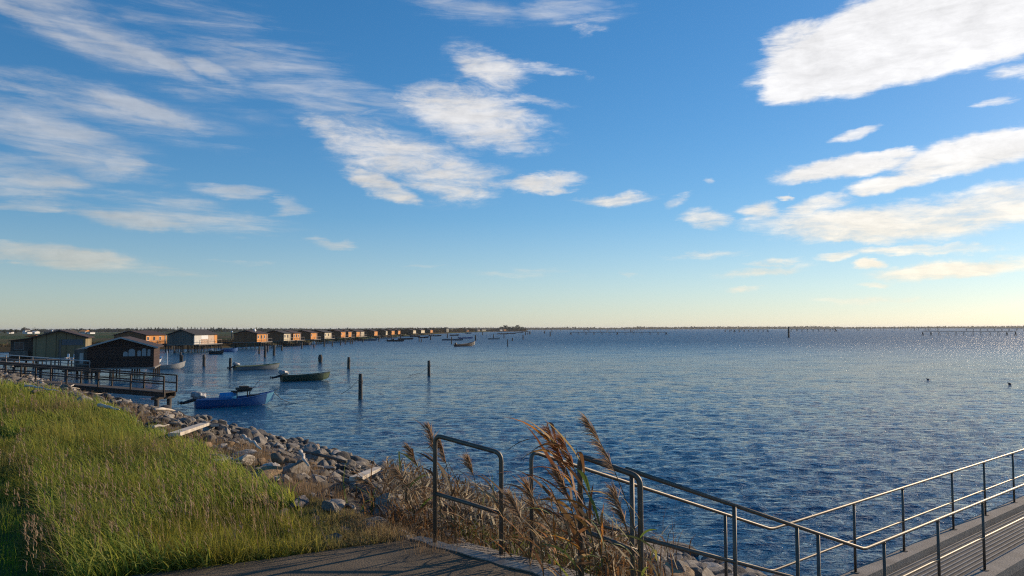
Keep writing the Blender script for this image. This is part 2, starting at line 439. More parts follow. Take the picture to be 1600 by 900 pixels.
MT['sheet'] = mat('pale_metal_sheet', (.45, .43, .40), (.62, .60, .55), 2, .55)
MT['plastic'] = mat('crumpled_plastic', (.20, .21, .22), (.46, .46, .45), 5, .35, bump=1.0, bscale=18)
MT['black_plastic'] = mat('black_plastic', (.012, .012, .013), (.03, .03, .03), 4, .35)
MT['blue_paint'] = mat('worn_blue_paint', (.018, .085, .25), (.03, .13, .34), 3, .45, bump=.1)
MT['blue_sunlit'] = mat('sunlit_blue_paint', (.10, .34, .50), (.16, .44, .60), 3, .5)  # boat's bow: partly its own blue, partly sunlight put into the colour
MT['blue_barrel'] = mat('blue_plastic', (.03, .22, .48), (.05, .30, .60), 3, .35)
MT['green_paint'] = mat('dark_green_paint', (.012, .035, .025), (.02, .06, .04), 3, .5)
MT['green_light'] = mat('mossy_green_paint', (.05, .09, .04), (.09, .14, .06), 3, .6)
MT['grey_paint'] = mat('grey_blue_paint', (.10, .13, .15), (.17, .20, .22), 3, .5)
MT['pale_paint'] = mat('pale_grey_paint', (.28, .29, .29), (.42, .42, .40), 3, .55)
MT['black_paint'] = mat('black_hull_paint', (.015, .016, .02), (.04, .04, .045), 3, .5)
MT['rope'] = mat('rope', (.09, .08, .06), (.2, .18, .14), 20, .95)
def rock_mat(name, a, b, c):
    m, nt, bs, out = nodes(name)
    n = tnoise(nt, 3.5, 8, .65)
    r = ramp(nt, n.outputs[0], [(.3, a), (.52, b), (.72, c)])
    oi = nt.nodes.new('ShaderNodeObjectInfo'); mr = nt.nodes.new('ShaderNodeMapRange')
    mr.inputs['To Min'].default_value = .62; mr.inputs['To Max'].default_value = 1.3
    nt.links.new(oi.outputs['Random'], mr.inputs[0])
    at_ = nt.nodes.new('ShaderNodeAttribute'); at_.attribute_name = 'tone'
    ad = nt.nodes.new('ShaderNodeMath'); ad.operation = 'ADD'; nt.links.new(mr.outputs[0], ad.inputs[0]); nt.links.new(at_.outputs['Fac'], ad.inputs[1])
    hs = nt.nodes.new('ShaderNodeHueSaturation'); nt.links.new(r.outputs[0], hs.inputs['Color']); nt.links.new(ad.outputs[0], hs.inputs['Value'])
    nt.links.new(hs.outputs[0], bs.inputs['Base Color']); bs.inputs['Roughness'].default_value = .9
    n2 = tnoise(nt, 11, 8, .7); bp = nt.nodes.new('ShaderNodeBump'); bp.inputs['Strength'].default_value = .8; bp.inputs['Distance'].default_value = .03
    nt.links.new(n2.outputs[0], bp.inputs['Height']); nt.links.new(bp.outputs[0], bs.inputs['Normal'])
    return m
MT['rock_grey'] = rock_mat('grey_stone', (.11, .094, .075), (.23, .20, .165), (.38, .34, .285))
MT['rock_pale'] = rock_mat('pale_stone', (.23, .20, .165), (.40, .355, .295), (.55, .49, .41))
MT['rock_tan'] = rock_mat('tan_stone', (.24, .15, .08), (.38, .25, .13), (.5, .36, .2))
MT['rock_dark'] = rock_mat('dark_stone', (.06, .055, .055), (.11, .10, .095), (.18, .16, .15))
# ------------------------------------------------------------------ ground
SHORE = [(45, -60), (20, -7), (4.2, 15.5), (2.3, 18.4), (.84, 20.2), (-1.35, 23.3), (-4, 27), (-8.5, 32), (-11.5, 34.7),
         (-16.1, 39.9), (-20.3, 44.9), (-27.0, 52.2), (-35.6, 64), (-50, 76), (-70, 90), (-95, 100), (-125, 116), (-137, 140),
         (-130, 172), (-105, 186), (-82, 200), (-74, 230), (-73, 500), (-71, 800), (-56, 1050), (-35, 1220), (28, 1320), (33, 1345),
         (-100, 1400), (-4200, 2600), (-4200, -60)]
SH = np.array(SHORE, dtype=float)
def signed(x, y):
    """distance inland from the waterline (negative = water)"""
    x = np.asarray(x, float); y = np.asarray(y, float)
    best = np.full(x.shape, 1e18); inside = np.zeros(x.shape, bool)
    n = len(SH)
    for i in range(n):
        ax, ay = SH[i]; bx, by = SH[(i+1) % n]
        dx, dy = bx-ax, by-ay
        t = np.clip(((x-ax)*dx+(y-ay)*dy)/(dx*dx+dy*dy), 0, 1)
        q = (x-ax-t*dx)**2+(y-ay-t*dy)**2
        best = np.minimum(best, q)
        if ay != by:
            c = ((ay > y) != (by > y)) & (x < (bx-ax)*(y-ay)/(by-ay)+ax)
            inside ^= c
    d = np.sqrt(best)
    return np.where(inside, d, -d)
def vnoise(x, y, sc, seed=0):
    """cheap smooth 2-D value noise"""
    X = np.asarray(x)/sc+seed*17.3; Y = np.asarray(y)/sc-seed*9.1
    xi = np.floor(X); yi = np.floor(Y); fx = X-xi; fy = Y-yi
    fx = fx*fx*(3-2*fx); fy = fy*fy*(3-2*fy)
    def h(a, b):
        v = np.sin(a*127.1+b*311.7+seed*74.7)*43758.5453
        return v-np.floor(v)
    return (h(xi, yi)*(1-fx)+h(xi+1, yi)*fx)*(1-fy)+(h(xi, yi+1)*(1-fx)+h(xi+1, yi+1)*fx)*fy
def ground_h(x, y, s=None):
    x = np.asarray(x, float); y = np.asarray(y, float)
    if s is None: s = signed(x, y)
    crest = 2.93*(1-sstep(90, 150, y))+1.15*sstep(90, 150, y)
    slope = .33
    up = crest*(1-np.exp(-np.maximum(s, 0)*slope/crest*1.55))/(1-np.exp(-9*slope/crest*1.55))
    up = np.minimum(up, crest)
    # soften the lip of the bank
    lin = np.minimum(np.maximum(s, 0)*slope, crest)
    h = np.where(s > 0, .75*lin+.25*up, np.maximum(s*.35, -1.6))
    h = h+(vnoise(x, y, 1.7, 1)-.5)*.12*(s > .5)*(s < 9)+(vnoise(x, y, 4, 2)-.5)*.1*(s > 12)*(y < 100)*(np.hypot(x, y) > 9)
    return h
def axis(segs):
    out = []
    for a, b, st in segs: out += list(np.arange(a, b, st))
    return np.array(out+[segs[-1][1]])
gx = axis([(-9000, -3000, 1500), (-3000, -1000, 250), (-1000, -300, 50), (-300, -140, 8), (-140, -60, 1.6), (-60, -30, .8), (-30, 14, .3), (14, 60, 3), (60, 600, 60), (600, 3000, 600), (3000, 9000, 1500)])
gy = axis([(-200, -20, 20), (-20, 2, 2), (2, 34, .3), (34, 80, .7), (80, 250, 2), (250, 1400, 15), (1400, 4000, 200), (4000, 12000, 2000)])
GX, GY = np.meshgrid(gx, gy)
S = signed(GX, GY); H = ground_h(GX, GY, S)
nx, ny = len(gx), len(gy)
idx = np.arange(nx*ny).reshape(ny, nx)
F = np.stack([idx[:-1, :-1], idx[:-1, 1:], idx[1:, 1:], idx[1:, :-1]], -1).reshape(-1, 4)
def lerp(a, b, t): return np.asarray(a)*(1-t[..., None])+np.asarray(b)*t[..., None]
soil = lerp((.06, .05, .032), (.10, .08, .05), vnoise(GX, GY, 2.2, 3))
stone = lerp((.07, .062, .052), (.15, .135, .115), vnoise(GX, GY, .8, 4))
lawn = lerp((.045, .075, .018), (.075, .10, .028), vnoise(GX, GY, 1.1, 5))
marsh = lerp((.075, .058, .03), (.055, .068, .024), sstep(.35, .7, vnoise(GX, GY, 60, 6)))
field = lerp((.04, .065, .025), (.085, .08, .038), sstep(.4, .6, vnoise(GX*.35, GY, 110, 7)))
near = np.where((S < 8.9)[..., None], stone, np.where((S < 11)[..., None], soil, lawn))
far = np.where((S < 110)[..., None], marsh, field)
C = np.where((GY > 100)[..., None], far, near)
m, nt, b, out = nodes('earth')
a_ = nt.nodes.new('ShaderNodeAttribute'); a_.attribute_name = 'Col'
n = tnoise(nt, 9, 8, .7)
mr = nt.nodes.new('ShaderNodeMapRange'); mr.inputs['To Min'].default_value = .6; mr.inputs['To Max'].default_value = 1.4
nt.links.new(n.outputs[0], mr.inputs[0])
sc = nt.nodes.new('ShaderNodeVectorMath'); sc.operation = 'SCALE'
nt.links.new(a_.outputs['Color'], sc.inputs[0]); nt.links.new(mr.outputs[0], sc.inputs['Scale'])
nt.links.new(sc.outputs[0], b.inputs['Base Color']); b.inputs['Roughness'].default_value = 1.0; b.inputs['Specular IOR Level'].default_value = .05
bp = nt.nodes.new('ShaderNodeBump'); bp.inputs['Strength'].default_value = .8; bp.inputs['Distance'].default_value = .05
nt.links.new(n.outputs[0], bp.inputs['Height']); nt.links.new(bp.outputs[0], b.inputs['Normal'])
me = np_mesh('ground', np.stack([GX, GY, H], -1).reshape(-1, 3), [F], m, C.reshape(-1, 3), True)
o = bpy.data.objects.new('ground', me); col.objects.link(o); tag(o, kind='structure')

# ------------------------------------------------------------------ water: real waves near, finer ones in the bump
def water_material():
    m, nt, b, out = nodes('lagoon_water')
    b.inputs['Base Color'].default_value = (.002, .056, .125, 1)
    b.inputs['Roughness'].default_value = .07
    b.inputs['IOR'].default_value = 1.33
    tc = nt.nodes.new('ShaderNodeTexCoord')
    ge = nt.nodes.new('ShaderNodeVectorMath'); ge.operation = 'LENGTH'; nt.links.new(tc.outputs['Object'], ge.inputs[0])
    rg_ = nt.nodes.new('ShaderNodeMapRange'); rg_.interpolation_type = 'SMOOTHSTEP'
    rg_.inputs['From Min'].default_value = 10; rg_.inputs['From Max'].default_value = 330
    rg_.inputs['To Min'].default_value = .035; rg_.inputs['To Max'].default_value = .36
    nt.links.new(ge.outputs['Value'], rg_.inputs['Value']); nt.links.new(rg_.outputs[0], b.inputs['Roughness'])
    def nz(scale, st, rot, det, rg):
        mp = nt.nodes.new('ShaderNodeMapping'); mp.inputs['Scale'].default_value = st; mp.inputs['Rotation'].default_value = (0, 0, rot)
        nt.links.new(tc.outputs['Object'], mp.inputs[0])
        n = nt.nodes.new('ShaderNodeTexNoise'); n.inputs['Scale'].default_value = scale; n.inputs['Detail'].default_value = det
        n.inputs['Roughness'].default_value = rg; n.inputs['Distortion'].default_value = .4
        nt.links.new(mp.outputs[0], n.inputs['Vector']); return n.outputs[0]
    n1 = nz(3.0, (.5, 1.0, 1), R(6), 4, .55)
    n2 = nz(9.0, (.5, 1.0, 1), R(-7), 4, .6)
    n3 = nz(.12, (.6, 1, 1), R(5), 3, .5)
    b1 = nt.nodes.new('ShaderNodeBump'); b1.inputs['Strength'].default_value = 1; b1.inputs['Distance'].default_value = .42
    b2 = nt.nodes.new('ShaderNodeBump'); b2.inputs['Strength'].default_value = 1; b2.inputs['Distance'].default_value = .065
    # gusts: patches of calmer and rougher water
    mr = nt.nodes.new('ShaderNodeMapRange'); mr.inputs['From Min'].default_value = .35; mr.inputs['From Max'].default_value = .65
    mr.inputs['To Min'].default_value = .8; mr.inputs['To Max'].default_value = 1.15; nt.links.new(n3, mr.inputs[0])
    dm = nt.nodes.new('ShaderNodeMapRange'); dm.inputs['From Min'].default_value = 15; dm.inputs['From Max'].default_value = 200
    dm.inputs['To Min'].default_value = .45; dm.inputs['To Max'].default_value = 1.0; nt.links.new(ge.outputs['Value'], dm.inputs['Value'])
    pm = nt.nodes.new('ShaderNodeMath'); pm.operation = 'MULTIPLY'; nt.links.new(mr.outputs[0], pm.inputs[0]); nt.links.new(dm.outputs[0], pm.inputs[1])
    mr.inputs['To Max'].default_value = 1.0
    nt.links.new(pm.outputs[0], b1.inputs['Strength']); nt.links.new(mr.outputs[0], b2.inputs['Strength'])
    nt.links.new(n1, b1.inputs['Height']); nt.links.new(n2, b2.inputs['Height'])
    nt.links.new(b1.outputs[0], b2.inputs['Normal']); nt.links.new(b2.outputs[0], b.inputs['Normal'])
    return m
MT['water'] = water_material()
def wave_sum(X, Y, r):
    Z = np.zeros_like(X)
    g = np.random.RandomState(5)
    K = 72
    for i in range(K):
        lam = .20*(2.0/.20)**(i/(K-1.0))
        th = R(97)+g.normal(0, R(30))
        k = 2*math.pi/lam
        slope = .058*(1.0 if lam < .6 else (.6/lam)**1.4)
        A = slope/k
        fade = 1-sstep(lam*28, lam*85, r)
        ph = g.uniform(0, 6.283)
        sw = np.sin(k*(X*math.cos(th)+Y*math.sin(th))+ph)
        Z += A*fade*sw
    for i in range(16):
        lam = 4.0*(34.0/4.0)**(i/15.0); th = R(97)+g.normal(0, R(24)); k = 2*math.pi/lam
        Z += .010/k*min(1, (9/lam)**.5)*(1-sstep(lam*30, lam*75, r))*sstep(lam*3, lam*12, r)*np.sin(k*(X*math.cos(th)+Y*math.sin(th))+g.uniform(0, 6.283))
    return Z
rr = [5.0]
while rr[-1] < 12000:
    r_ = rr[-1]; rr.append(r_+max(.05, min((.0036 if r_ < 48 else .0055 if r_ < 90 else .0078)*r_, 40 if r_ < 2000 else 400)))
rr = np.array(rr)
aa = np.radians(np.concatenate([np.arange(-178, -60, 6), np.arange(-60, 60, .115), np.arange(60, 181, 6)]))
RR, AA = np.meshgrid(rr, aa, indexing='ij')
WX = RR*np.sin(AA); WY = RR*np.cos(AA)
WZ = wave_sum(WX, WY, RR)
WZ *= (.35+.65*sstep(-.3, 4, -signed(WX, WY)))
na = len(aa)
idx = np.arange(len(rr)*na).reshape(len(rr), na)
F = np.stack([idx[:-1, :-1], idx[:-1, 1:], idx[1:, 1:], idx[1:, :-1]], -1).reshape(-1, 4)[:, ::-1]
me = np_mesh('water', np.stack([WX, WY, WZ], -1).reshape(-1, 3), [F], MT['water'], None, True)
o = bpy.data.objects.new('water', me); col.objects.link(o); tag(o, kind='structure')
# ------------------------------------------------------------------ platform, threshold, concrete walkway
PZ = 3.0
e0 = at(656, 846, PZ); e1 = at(850, 900, PZ)
ed = (e1-e0).normalized()                      # along the platform's edge, towards the camera's right
en = Vector((-ed.y, ed.x, 0)).normalized()      # outwards, down the bank
if en.y < 0: en = -en
e2 = e0+ed*4.2
left_edge = [at(*p, PZ) for p in ((640, 843), (600, 848), (540, 856), (470, 866), (400, 876), (330, 884), (260, 892), (205, 899))]
plat = [e0, *left_edge, Vector((-4.6, 4.6, PZ)), Vector((-5.5, 2, PZ)), Vector((-5.8, -8, PZ)), Vector((8, -8, PZ)), Vector((6, 0, PZ)), e2]
o = MB().poly_prism([(p.x, p.y) for p in reversed(plat)], PZ-.35, PZ).build('pavement', MT['concrete_dark'])
tag(o, kind='structure')
# metal edge plate, torn here and there, and a ribbed concrete strip beyond it
t = empty('threshold_strip', e0)
tag(t, 'pale metal edge plate and ribbed strip along the end of the brown concrete platform', 'edging')
mb = MB()
ns = 26
for k in range(ns):
    a = e0+ed*(-.12+k*.17); b_ = e0+ed*(-.12+(k+1)*.17)
    j1 = -.03+.02*math.sin(k*2.3); j2 = -.03+.02*math.sin((k+1)*2.3)
    z = PZ+.012+.006*math.sin(k*1.7); z2 = PZ+.012+.006*math.sin((k+1)*1.7)
    mb.hexa([(a.x+en.x*j1, a.y+en.y*j1, z-.012), (b_.x+en.x*j2, b_.y+en.y*j2, z2-.012), (b_.x+en.x*.1, b_.y+en.y*.1, z2-.012), (a.x+en.x*.1, a.y+en.y*.1, z-.012),
             (a.x+en.x*j1, a.y+en.y*j1, z), (b_.x+en.x*j2, b_.y+en.y*j2, z2), (b_.x+en.x*.1, b_.y+en.y*.1, z2), (a.x+en.x*.1, a.y+en.y*.1, z)])
def rel(mb, org):
    mb.v = [(x-org[0], y-org[1], z-org[2]) for x, y, z in mb.v]; return mb
rel(mb, e0).build('edge_plate', mat('dull_steel_plate', (.12, .12, .11), (.22, .22, .20), 6, .5, metal=.5, bump=.3), t)
mb = MB()
for k in range(64):
    a = e0+ed*(.25+k*.06)+en*.11
    mb.beam(a+Vector((0, 0, -.035)), a+en*.30+Vector((0, 0, -.075)), .034, .05)
a = e0+ed*.2+en*.26+Vector((0, 0, -.12)); mb.beam(a, a+ed*4.0, .32, .12)
rel(mb, e0).build('ribbed_strip', MT['concrete'], t)

# handrail line: far corner, near corner and direction taken from the photo
HR = 1.0
Fs = at(830, 705, 3.9); Fc = at(1205, 827, 2.55); Ns = at(905, 712, 3.9); Ns = at(985, 735, 3.9); Nc = at(1350, 858, 2.55)
U = Vector(((Fc-Fs).x, (Fc-Fs).y, 0)).normalized()
ur = at(1600, 702, 2.55)-Fc; U2 = Vector((ur.x, ur.y, 0)).normalized()
n2_ = at(1600, 757, 2.55)-Nc; U3 = Vector((n2_.x, n2_.y, 0)).normalized()
print('U', U, U2, U3, (Fc-Nc).length, Fs, Fc, Ns, Nc)
WALKZ = 1.53
def P(base, dist, z): return Vector((base.x+U2.x*dist, base.y+U2.y*dist, z))
Wd = Vector((U2.y, -U2.x, 0))                   # across the walkway, from the far rail to the near one
# walkway body
mb = MB()
f0 = Fc-Wd*.09; n0 = Fc+Wd*1.32
LEN = 26
def wp(o_, s, z): return Vector((o_.x+U2.x*s, o_.y+U2.y*s, z))
walk = empty('concrete_walkway', Vector((Fc.x, Fc.y, 0)))
tag(walk, 'concrete walkway with lengthwise ribs and raised rims between two tube handrails', 'walkway')
org = walk.location
mb.hexa([wp(f0, -.6, -1.6), wp(n0, -.6, -1.6), wp(n0, LEN, -1.6), wp(f0, LEN, -1.6), wp(f0, -.6, WALKZ-.05), wp(n0, -.6, WALKZ-.05), wp(n0, LEN, WALKZ-.05), wp(f0, LEN, WALKZ-.05)])
rel(mb, org).build('slab', mat('grey_slab', (.08, .076, .07), (.15, .145, .135), 3, .9, bump=.6, bscale=50), walk)
for a_, w_ in ((f0+Wd*.002, .26), (n0-Wd*.262, .26)):
    mb = MB(); bb = a_+Wd*w_
    mb.hexa([wp(a_, -.6, WALKZ-.3), wp(bb, -.6, WALKZ-.3), wp(bb, LEN, WALKZ-.3), wp(a_, LEN, WALKZ-.3), wp(a_-Wd*.004, -.6, WALKZ+.07), wp(bb, -.6, WALKZ+.07), wp(bb, LEN, WALKZ+.07), wp(a_-Wd*.004, LEN, WALKZ+.07)])
    rel(mb, org).build('rim', MT['concrete'], walk)
mb = MB()
for k in range(12):
    c_ = f0+Wd*(.30+k*.079)
    mb.beam(wp(c_, -.5, WALKZ-.045), wp(c_, LEN, WALKZ-.045), .016, .034)
rel(mb, org).build('ribs', mat('worn_rib_concrete', (.24, .235, .22), (.36, .35, .33), 5, .8), walk)
# sloping flight from the platform down to the walkway
top_f = Vector((Fs.x, Fs.y, 0))-Wd*.14-U*.35; top_n = Vector((Fs.x, Fs.y, 0))+Wd*1.32-U*.35
bot_f = wp(f0, -.6, 0); bot_n = wp(n0, -.6, 0)
mb = MB()
mb.hexa([(*top_f.xy, 1.9), (*top_n.xy, 1.9), (*bot_n.xy, .8), (*bot_f.xy, .8), (*top_f.xy, 2.86), (*top_n.xy, 2.86), (*bot_n.xy, WALKZ), (*bot_f.xy, WALKZ)])
o = mb.build('access_ramp', MT['concrete_dark'], origin=(top_f.x, top_f.y, 2)); tag(o, 'short sloping concrete ramp dropping from the platform to the ribbed walkway', 'ramp')

RT = .0185
def arc_path(pts, rad=.07, n=5):
    pts = [Vector(p) for p in pts]; out = [pts[0]]
    for i in range(1, len(pts)-1):
        a, b_, c = pts[i-1], pts[i], pts[i+1]
        u = (a-b_).normalized(); w = (c-b_).normalized(); r_ = min(rad, (a-b_).length*.45, (c-b_).length*.45)
        p0 = b_+u*r_; p2 = b_+w*r_
        for k in range(n+1):
            t_ = k/n; out.append(p0*(1-t_)**2+b_*2*t_*(1-t_)+p2*t_*t_)
    out.append(pts[-1]); return out
def rail_thing(org, label): 
    t = empty('handrail', org); tag(t, label, 'handrail', None); return t
def add_tube(t, name, pts, r=RT, n=10):
    mb = MB().tube(pts, r, n); rel(mb, t.location)
    return mb.build(name, MT['metal_rail'], t, smooth=True)
def base_flange(t, p):
    mb = MB().tube([p, p+Vector((0, 0, .012))], .055, 12); rel(mb, t.location); return mb.build('base_plate', MT['metal_rail'], t)
# two bent frames either side of the opening
fa1 = at(680, 680, 4.0); fb1 = at(783, 708, 3.87)
t = rail_thing((fa1.x, fa1.y, 3.0), 'bent tube guard frame standing free at the corner of the brown platform')
add_tube(t, 'bent_frame', arc_path([(fa1.x, fa1.y, 2.9), fa1, fb1, (fb1.x, fb1.y, 2.5)]), RT*1.15)
add_tube(t, 'mid_rail', [(fa1.x, fa1.y, 3.46), (fb1.x, fb1.y, 3.33)], RT)
fa2 = at(906, 712, 4.0); fb2 = at(1000, 745, 3.87)
t = rail_thing((fa2.x, fa2.y, 3.0), 'bent tube guard frame wrapped by tall reeds, nearest to the camera')
add_tube(t, 'bent_frame', arc_path([(fa2.x, fa2.y, 2.7), fa2, fb2, (fb2.x, fb2.y, 2.2)]), RT*1.2)
add_tube(t, 'mid_rail', [(fa2.x, fa2.y, 3.43), (fb2.x, fb2.y, 3.30)], RT)
# long far rail
def top_of(px, line):  # point of a rail line under a photo column
    a, b_ = line; best = None
    for k in range(4001):
        q = a.lerp(b_, k/4000); v = CM.transposed() @ (q-Vector((0, 0, EYE))); X = 800+FPX*v.x/(-v.z)
        if best is None or abs(X-px) < best[0]: best = (abs(X-px), q)
    return best[1]
def rail(start, corner, farend, posts1, posts2, label, mid=.5, bent=True):
    t = rail_thing((corner.x, corner.y, WALKZ), label)
    d1 = (corner-start)
    H0 = Vector((0, 0, -HR*mid))
    add_tube(t, 'top_rail', arc_path(([start-Vector((0, 0, .9))] if bent else [])+[start, corner, farend], .09))
    add_tube(t, 'mid_rail', arc_path([start+H0, corner+H0, farend+H0], .09), RT*.85)
    for px in posts1:
        p = top_of(px, (start, corner)); add_tube(t, 'post', [p-Vector((0, 0, HR+.15)), p-Vector((0, 0, .01))], RT)
    for px in posts2:
        p = top_of(px, (corner, farend)) if not isinstance(px, float) else corner+(farend-corner).normalized()*px
        add_tube(t, 'post', [p-Vector((0, 0, HR-.06)), p-Vector((0, 0, .01))], RT)
        base_flange(t, p-Vector((0, 0, HR-.048)))
        mb = MB().tube([p-Vector((0, 0, RT+.012)), p-Vector((0, 0, RT-.004))], RT*1.35, 10); rel(mb, t.location); mb.build('weld_collar', MT['metal_rail'], t)
    return t
Ff = Fc+U2*22; Nf = Nc+U3*22
rail(Fs, Fc, Ff, [1133], [1334, 1410, 1487, 1537, 1582, 11.0, 13.0, 15.0, 17.0, 19.0, 21.0], 'long tube handrail along the water side of the ribbed walkway')
rail(Ns-(Nc-Ns).normalized()*.05, Nc, Nf, [987, 1147, 1245, 1278], [1381, 1465, 1535, 6.9, 8.9, 10.9, 13., 15.0, 17.0, 19.0, 21.0], 'long tube handrail along the near side of the ribbed walkway', bent=False)

# ------------------------------------------------------------------ riprap rocks
def rock_mesh(seed, mt):
    g = random.Random(seed); bm = bmesh.new()
    bmesh.ops.create_icosphere(bm, subdivisions=3, radius=1)
    planes = []
    for k in range(9):
        n_ = Vector((g.gauss(0, 1), g.gauss(0, 1), g.gauss(0, 1))).normalized(); planes.append((n_, g.uniform(.42, .75)))
    sx, sy, sz = g.uniform(.85, 1.25), g.uniform(.65, .95), g.uniform(.36, .66)
    off = Vector((seed*3.1, seed*1.7, 0))
    for v in bm.verts:
        p = v.co.copy()
        for n_, d in planes:
            q = p.dot(n_)
            if q > d: p -= n_*(q-d)*.99
        p += v.co*(mnoise.noise(p*2.2+off)*.07+mnoise.noise(p*6+off)*.045)
        v.co = Vector((p.x*sx, p.y*sy, p.z*sz))
    me = bpy.data.meshes.new('rock'); bm.to_mesh(me); bm.free()
    me.materials.append(mt); return me
RK = {}
for k, (nm, cnt) in enumerate((('rock_grey', 8), ('rock_pale', 5), ('rock_tan', 3), ('rock_dark', 4))):
    RK[nm] = [rock_mesh(40*k+j, MT[nm]) for j in range(cnt)]
shore_pts = [Vector((x, y)) for x, y in SHORE[0:15]]
seglen = [(shore_pts[i+1]-shore_pts[i]).length for i in range(len(shore_pts)-1)]
cand = []
g = random.Random(21)
i_water = 0
def visible_px(x, y, z):
    v = CM.transposed() @ Vector((x, y, z-EYE))
    if v.z > -1: return None
    return 800+FPX*v.x/(-v.z), 450-FPX*v.y/(-v.z)
ntry = 0
while len(cand) < 17000 and ntry < 260000:
    ntry += 1
    k = g.choices(range(1, len(seglen)), weights=seglen[1:])[0]
    a, b_ = shore_pts[k], shore_pts[k+1]; t_ = g.random(); p = a.lerp(b_, t_)
    s_ = g.uniform(-.9, 9.6) if g.random() < .85 else g.uniform(-.6, 3)
    nrm = Vector((-(b_-a).y, (b_-a).x)).normalized()
    x, y = p.x+nrm.x*s_, p.y+nrm.y*s_
    if y < 7.5: continue
    if y > 25 and s_ < -.35: continue
    q = visible_px(x, y, 1.5)
    if q is None or q[0] < -160 or q[0] > 1800 or q[1] > 1150: continue
    # keep the walkway clear
    rx, ry = x-Fc.x, y-Fc.y
    al = rx*U2.x+ry*U2.y; ac = rx*Wd.x+ry*Wd.y
    if -5 < al < 30 and -.35 < ac < 1.7: continue
    size = min(.33, max(.06, g.lognormvariate(math.log(.112 if y > 20 else .09), .42)))
    if x > 1.5 and y < 20 and y > 9: size *= 2.3
    dens = 1.0 if y < 45 else .7
    if g.random() > dens: continue
    cand.append([x, y, size, s_])
xs = np.array([c[0] for c in cand]); ys = np.array([c[1] for c in cand])
ss = signed(xs, ys); hh = ground_h(xs, ys, ss)
items = []
for c, s_, h_ in zip(cand, ss, hh):
    if s_ < -1.0 or s_ > 9.9: continue
    d = math.hypot(c[0], c[1]); items.append((c[2]/d, c[0], c[1], h_, c[2], s_))
items.sort(reverse=True)
print('rocks', len(items))
def rock_kind(g, s_):
    u = g.random()
    if s_ < .15: return 'rock_dark' if u < .75 else 'rock_grey'
    return 'rock_grey' if u < .52 else 'rock_pale' if u < .80 else 'rock_tan' if u < .87 else 'rock_dark'
cname = {'rock_grey': 'grey', 'rock_pale': 'pale', 'rock_tan': 'tan', 'rock_dark': 'dark'}
def rock_place(s_, y, x, size):
    if s_ < .4: return 'at the waterline'
    if x > 1.5: return 'under the long handrail'
    if y > 42: return 'on the bank below the lower footbridge'
    if s_ > 5: return 'beside the edge of the tall grass'
    return 'in the middle of the stone bank'
LM = [((270, 679), 'by the broad pale plank'), ((340, 690), 'past the broad pale plank'), ((395, 692), 'beside the thin pale pole'), ((445, 718), 'round the dark half buried log'),
      ((520, 728), 'past the dark log'), ((574, 742), 'round the leaning pale board'), ((612, 780), 'near the short pale offcut'), ((735, 790), 'behind the free guard frame'),
      ((850, 815), 'behind the first handrail post'), ((945, 835), 'behind the leaning reed clump'), ((1040, 870), 'beside the doubled posts'), ((1120, 890), 'by the paired posts'),
      ((215, 655), 'short of the broad pale plank'), ((160, 630), 'beneath the lower footbridge'), ((80, 608), 'where the lower footbridge lands')]
LMW = [(at(px, py, 1.0), w) for (px, py), w in LM]
def landmark(x, y):
    return min(LMW, key=lambda q: math.atan2(q[0].x, q[0].y) and abs(math.atan2(q[0].x, q[0].y)-math.atan2(x, y)))[1]
rubV, rubF, rubN = [], [], 0
nobj = 0
for it in items:
    _, x, y, h_, size, s_ = it
    kd = rock_kind(g, s_); me = g.choice(RK[kd])
    rot = Euler((g.uniform(-.45, .45)+.2, g.uniform(-.45, .45), g.uniform(0, 6.28)))
    scl = (size*g.uniform(.85, 1.15), size*g.uniform(.85, 1.15), size*g.uniform(.8, 1.15))
    z = h_+size*g.uniform(-.02, .36)
    if s_ < 0: z = max(z, -.25*size)
    inview = visible_px(x, y, z); ok = -30 < inview[0] < 1630 and inview[1] < 930
    if nobj < 290 and ok:
        o = bpy.data.objects.new('riprap_rock', me); col.objects.link(o)
        o.location = (x, y, z); o.rotation_euler = rot; o.scale = scl
        sz = 'large' if size > .27 else 'medium' if size > .17 else 'small'
        shp = 'flat' if scl[2] < size*.88 else 'long' if scl[0] > size*1.05 else 'blocky'
        if inview[1] > 0 and x > 1.6 and y < 19: pass
        bnd = 'at the waterline' if s_ < .5 else 'low on the bank' if s_ < 2.8 else 'halfway up' if s_ < 5.6 else 'near the grass'
        tag(o, f'{sz} {shp} {cname[kd]} rock {bnd} {landmark(x, y)}', 'rock', 'loose rocks on the embankment')
        nobj += 1
    else:
        M_ = Matrix.Translation((x, y, z)) @ rot.to_matrix().to_4x4() @ Matrix.Diagonal((*scl, 1))
        rubV.append((me, M_, kd))
# the rest of the stones as one mass
bykd = {}
VV = []; FF = []; MI = []; n0_ = 0; tone = []
kds = ['rock_grey', 'rock_pale', 'rock_tan', 'rock_dark']
cache = {}
for me, M_, kd in rubV:
    if me.name not in cache:
        v = np.empty(len(me.vertices)*3, np.float32); me.vertices.foreach_get('co', v); v = v.reshape(-1, 3)
        f = np.empty(len(me.polygons)*3, np.int32); me.polygons.foreach_get('vertices', f); cache[me.name] = (v, f.reshape(-1, 3))
    v, f = cache[me.name]; A = np.array(M_)
    VV.append(v @ A[:3, :3].T+A[:3, 3]); FF.append(f+n0_); MI.append(np.full(len(f), kds.index(kd), np.int32)); n0_ += len(v)
    tone.append(np.full(len(v), g.uniform(-.3, .3), np.float32))
me = np_mesh('riprap_rubble', np.concatenate(VV), [np.concatenate(FF)], [MT[k] for k in kds])
me.polygons.foreach_set('material_index', np.concatenate(MI))
ta = me.attributes.new('tone', 'FLOAT', 'POINT'); ta.data.foreach_set('value', np.concatenate(tone))
o = bpy.data.objects.new('rubble', me); col.objects.link(o)
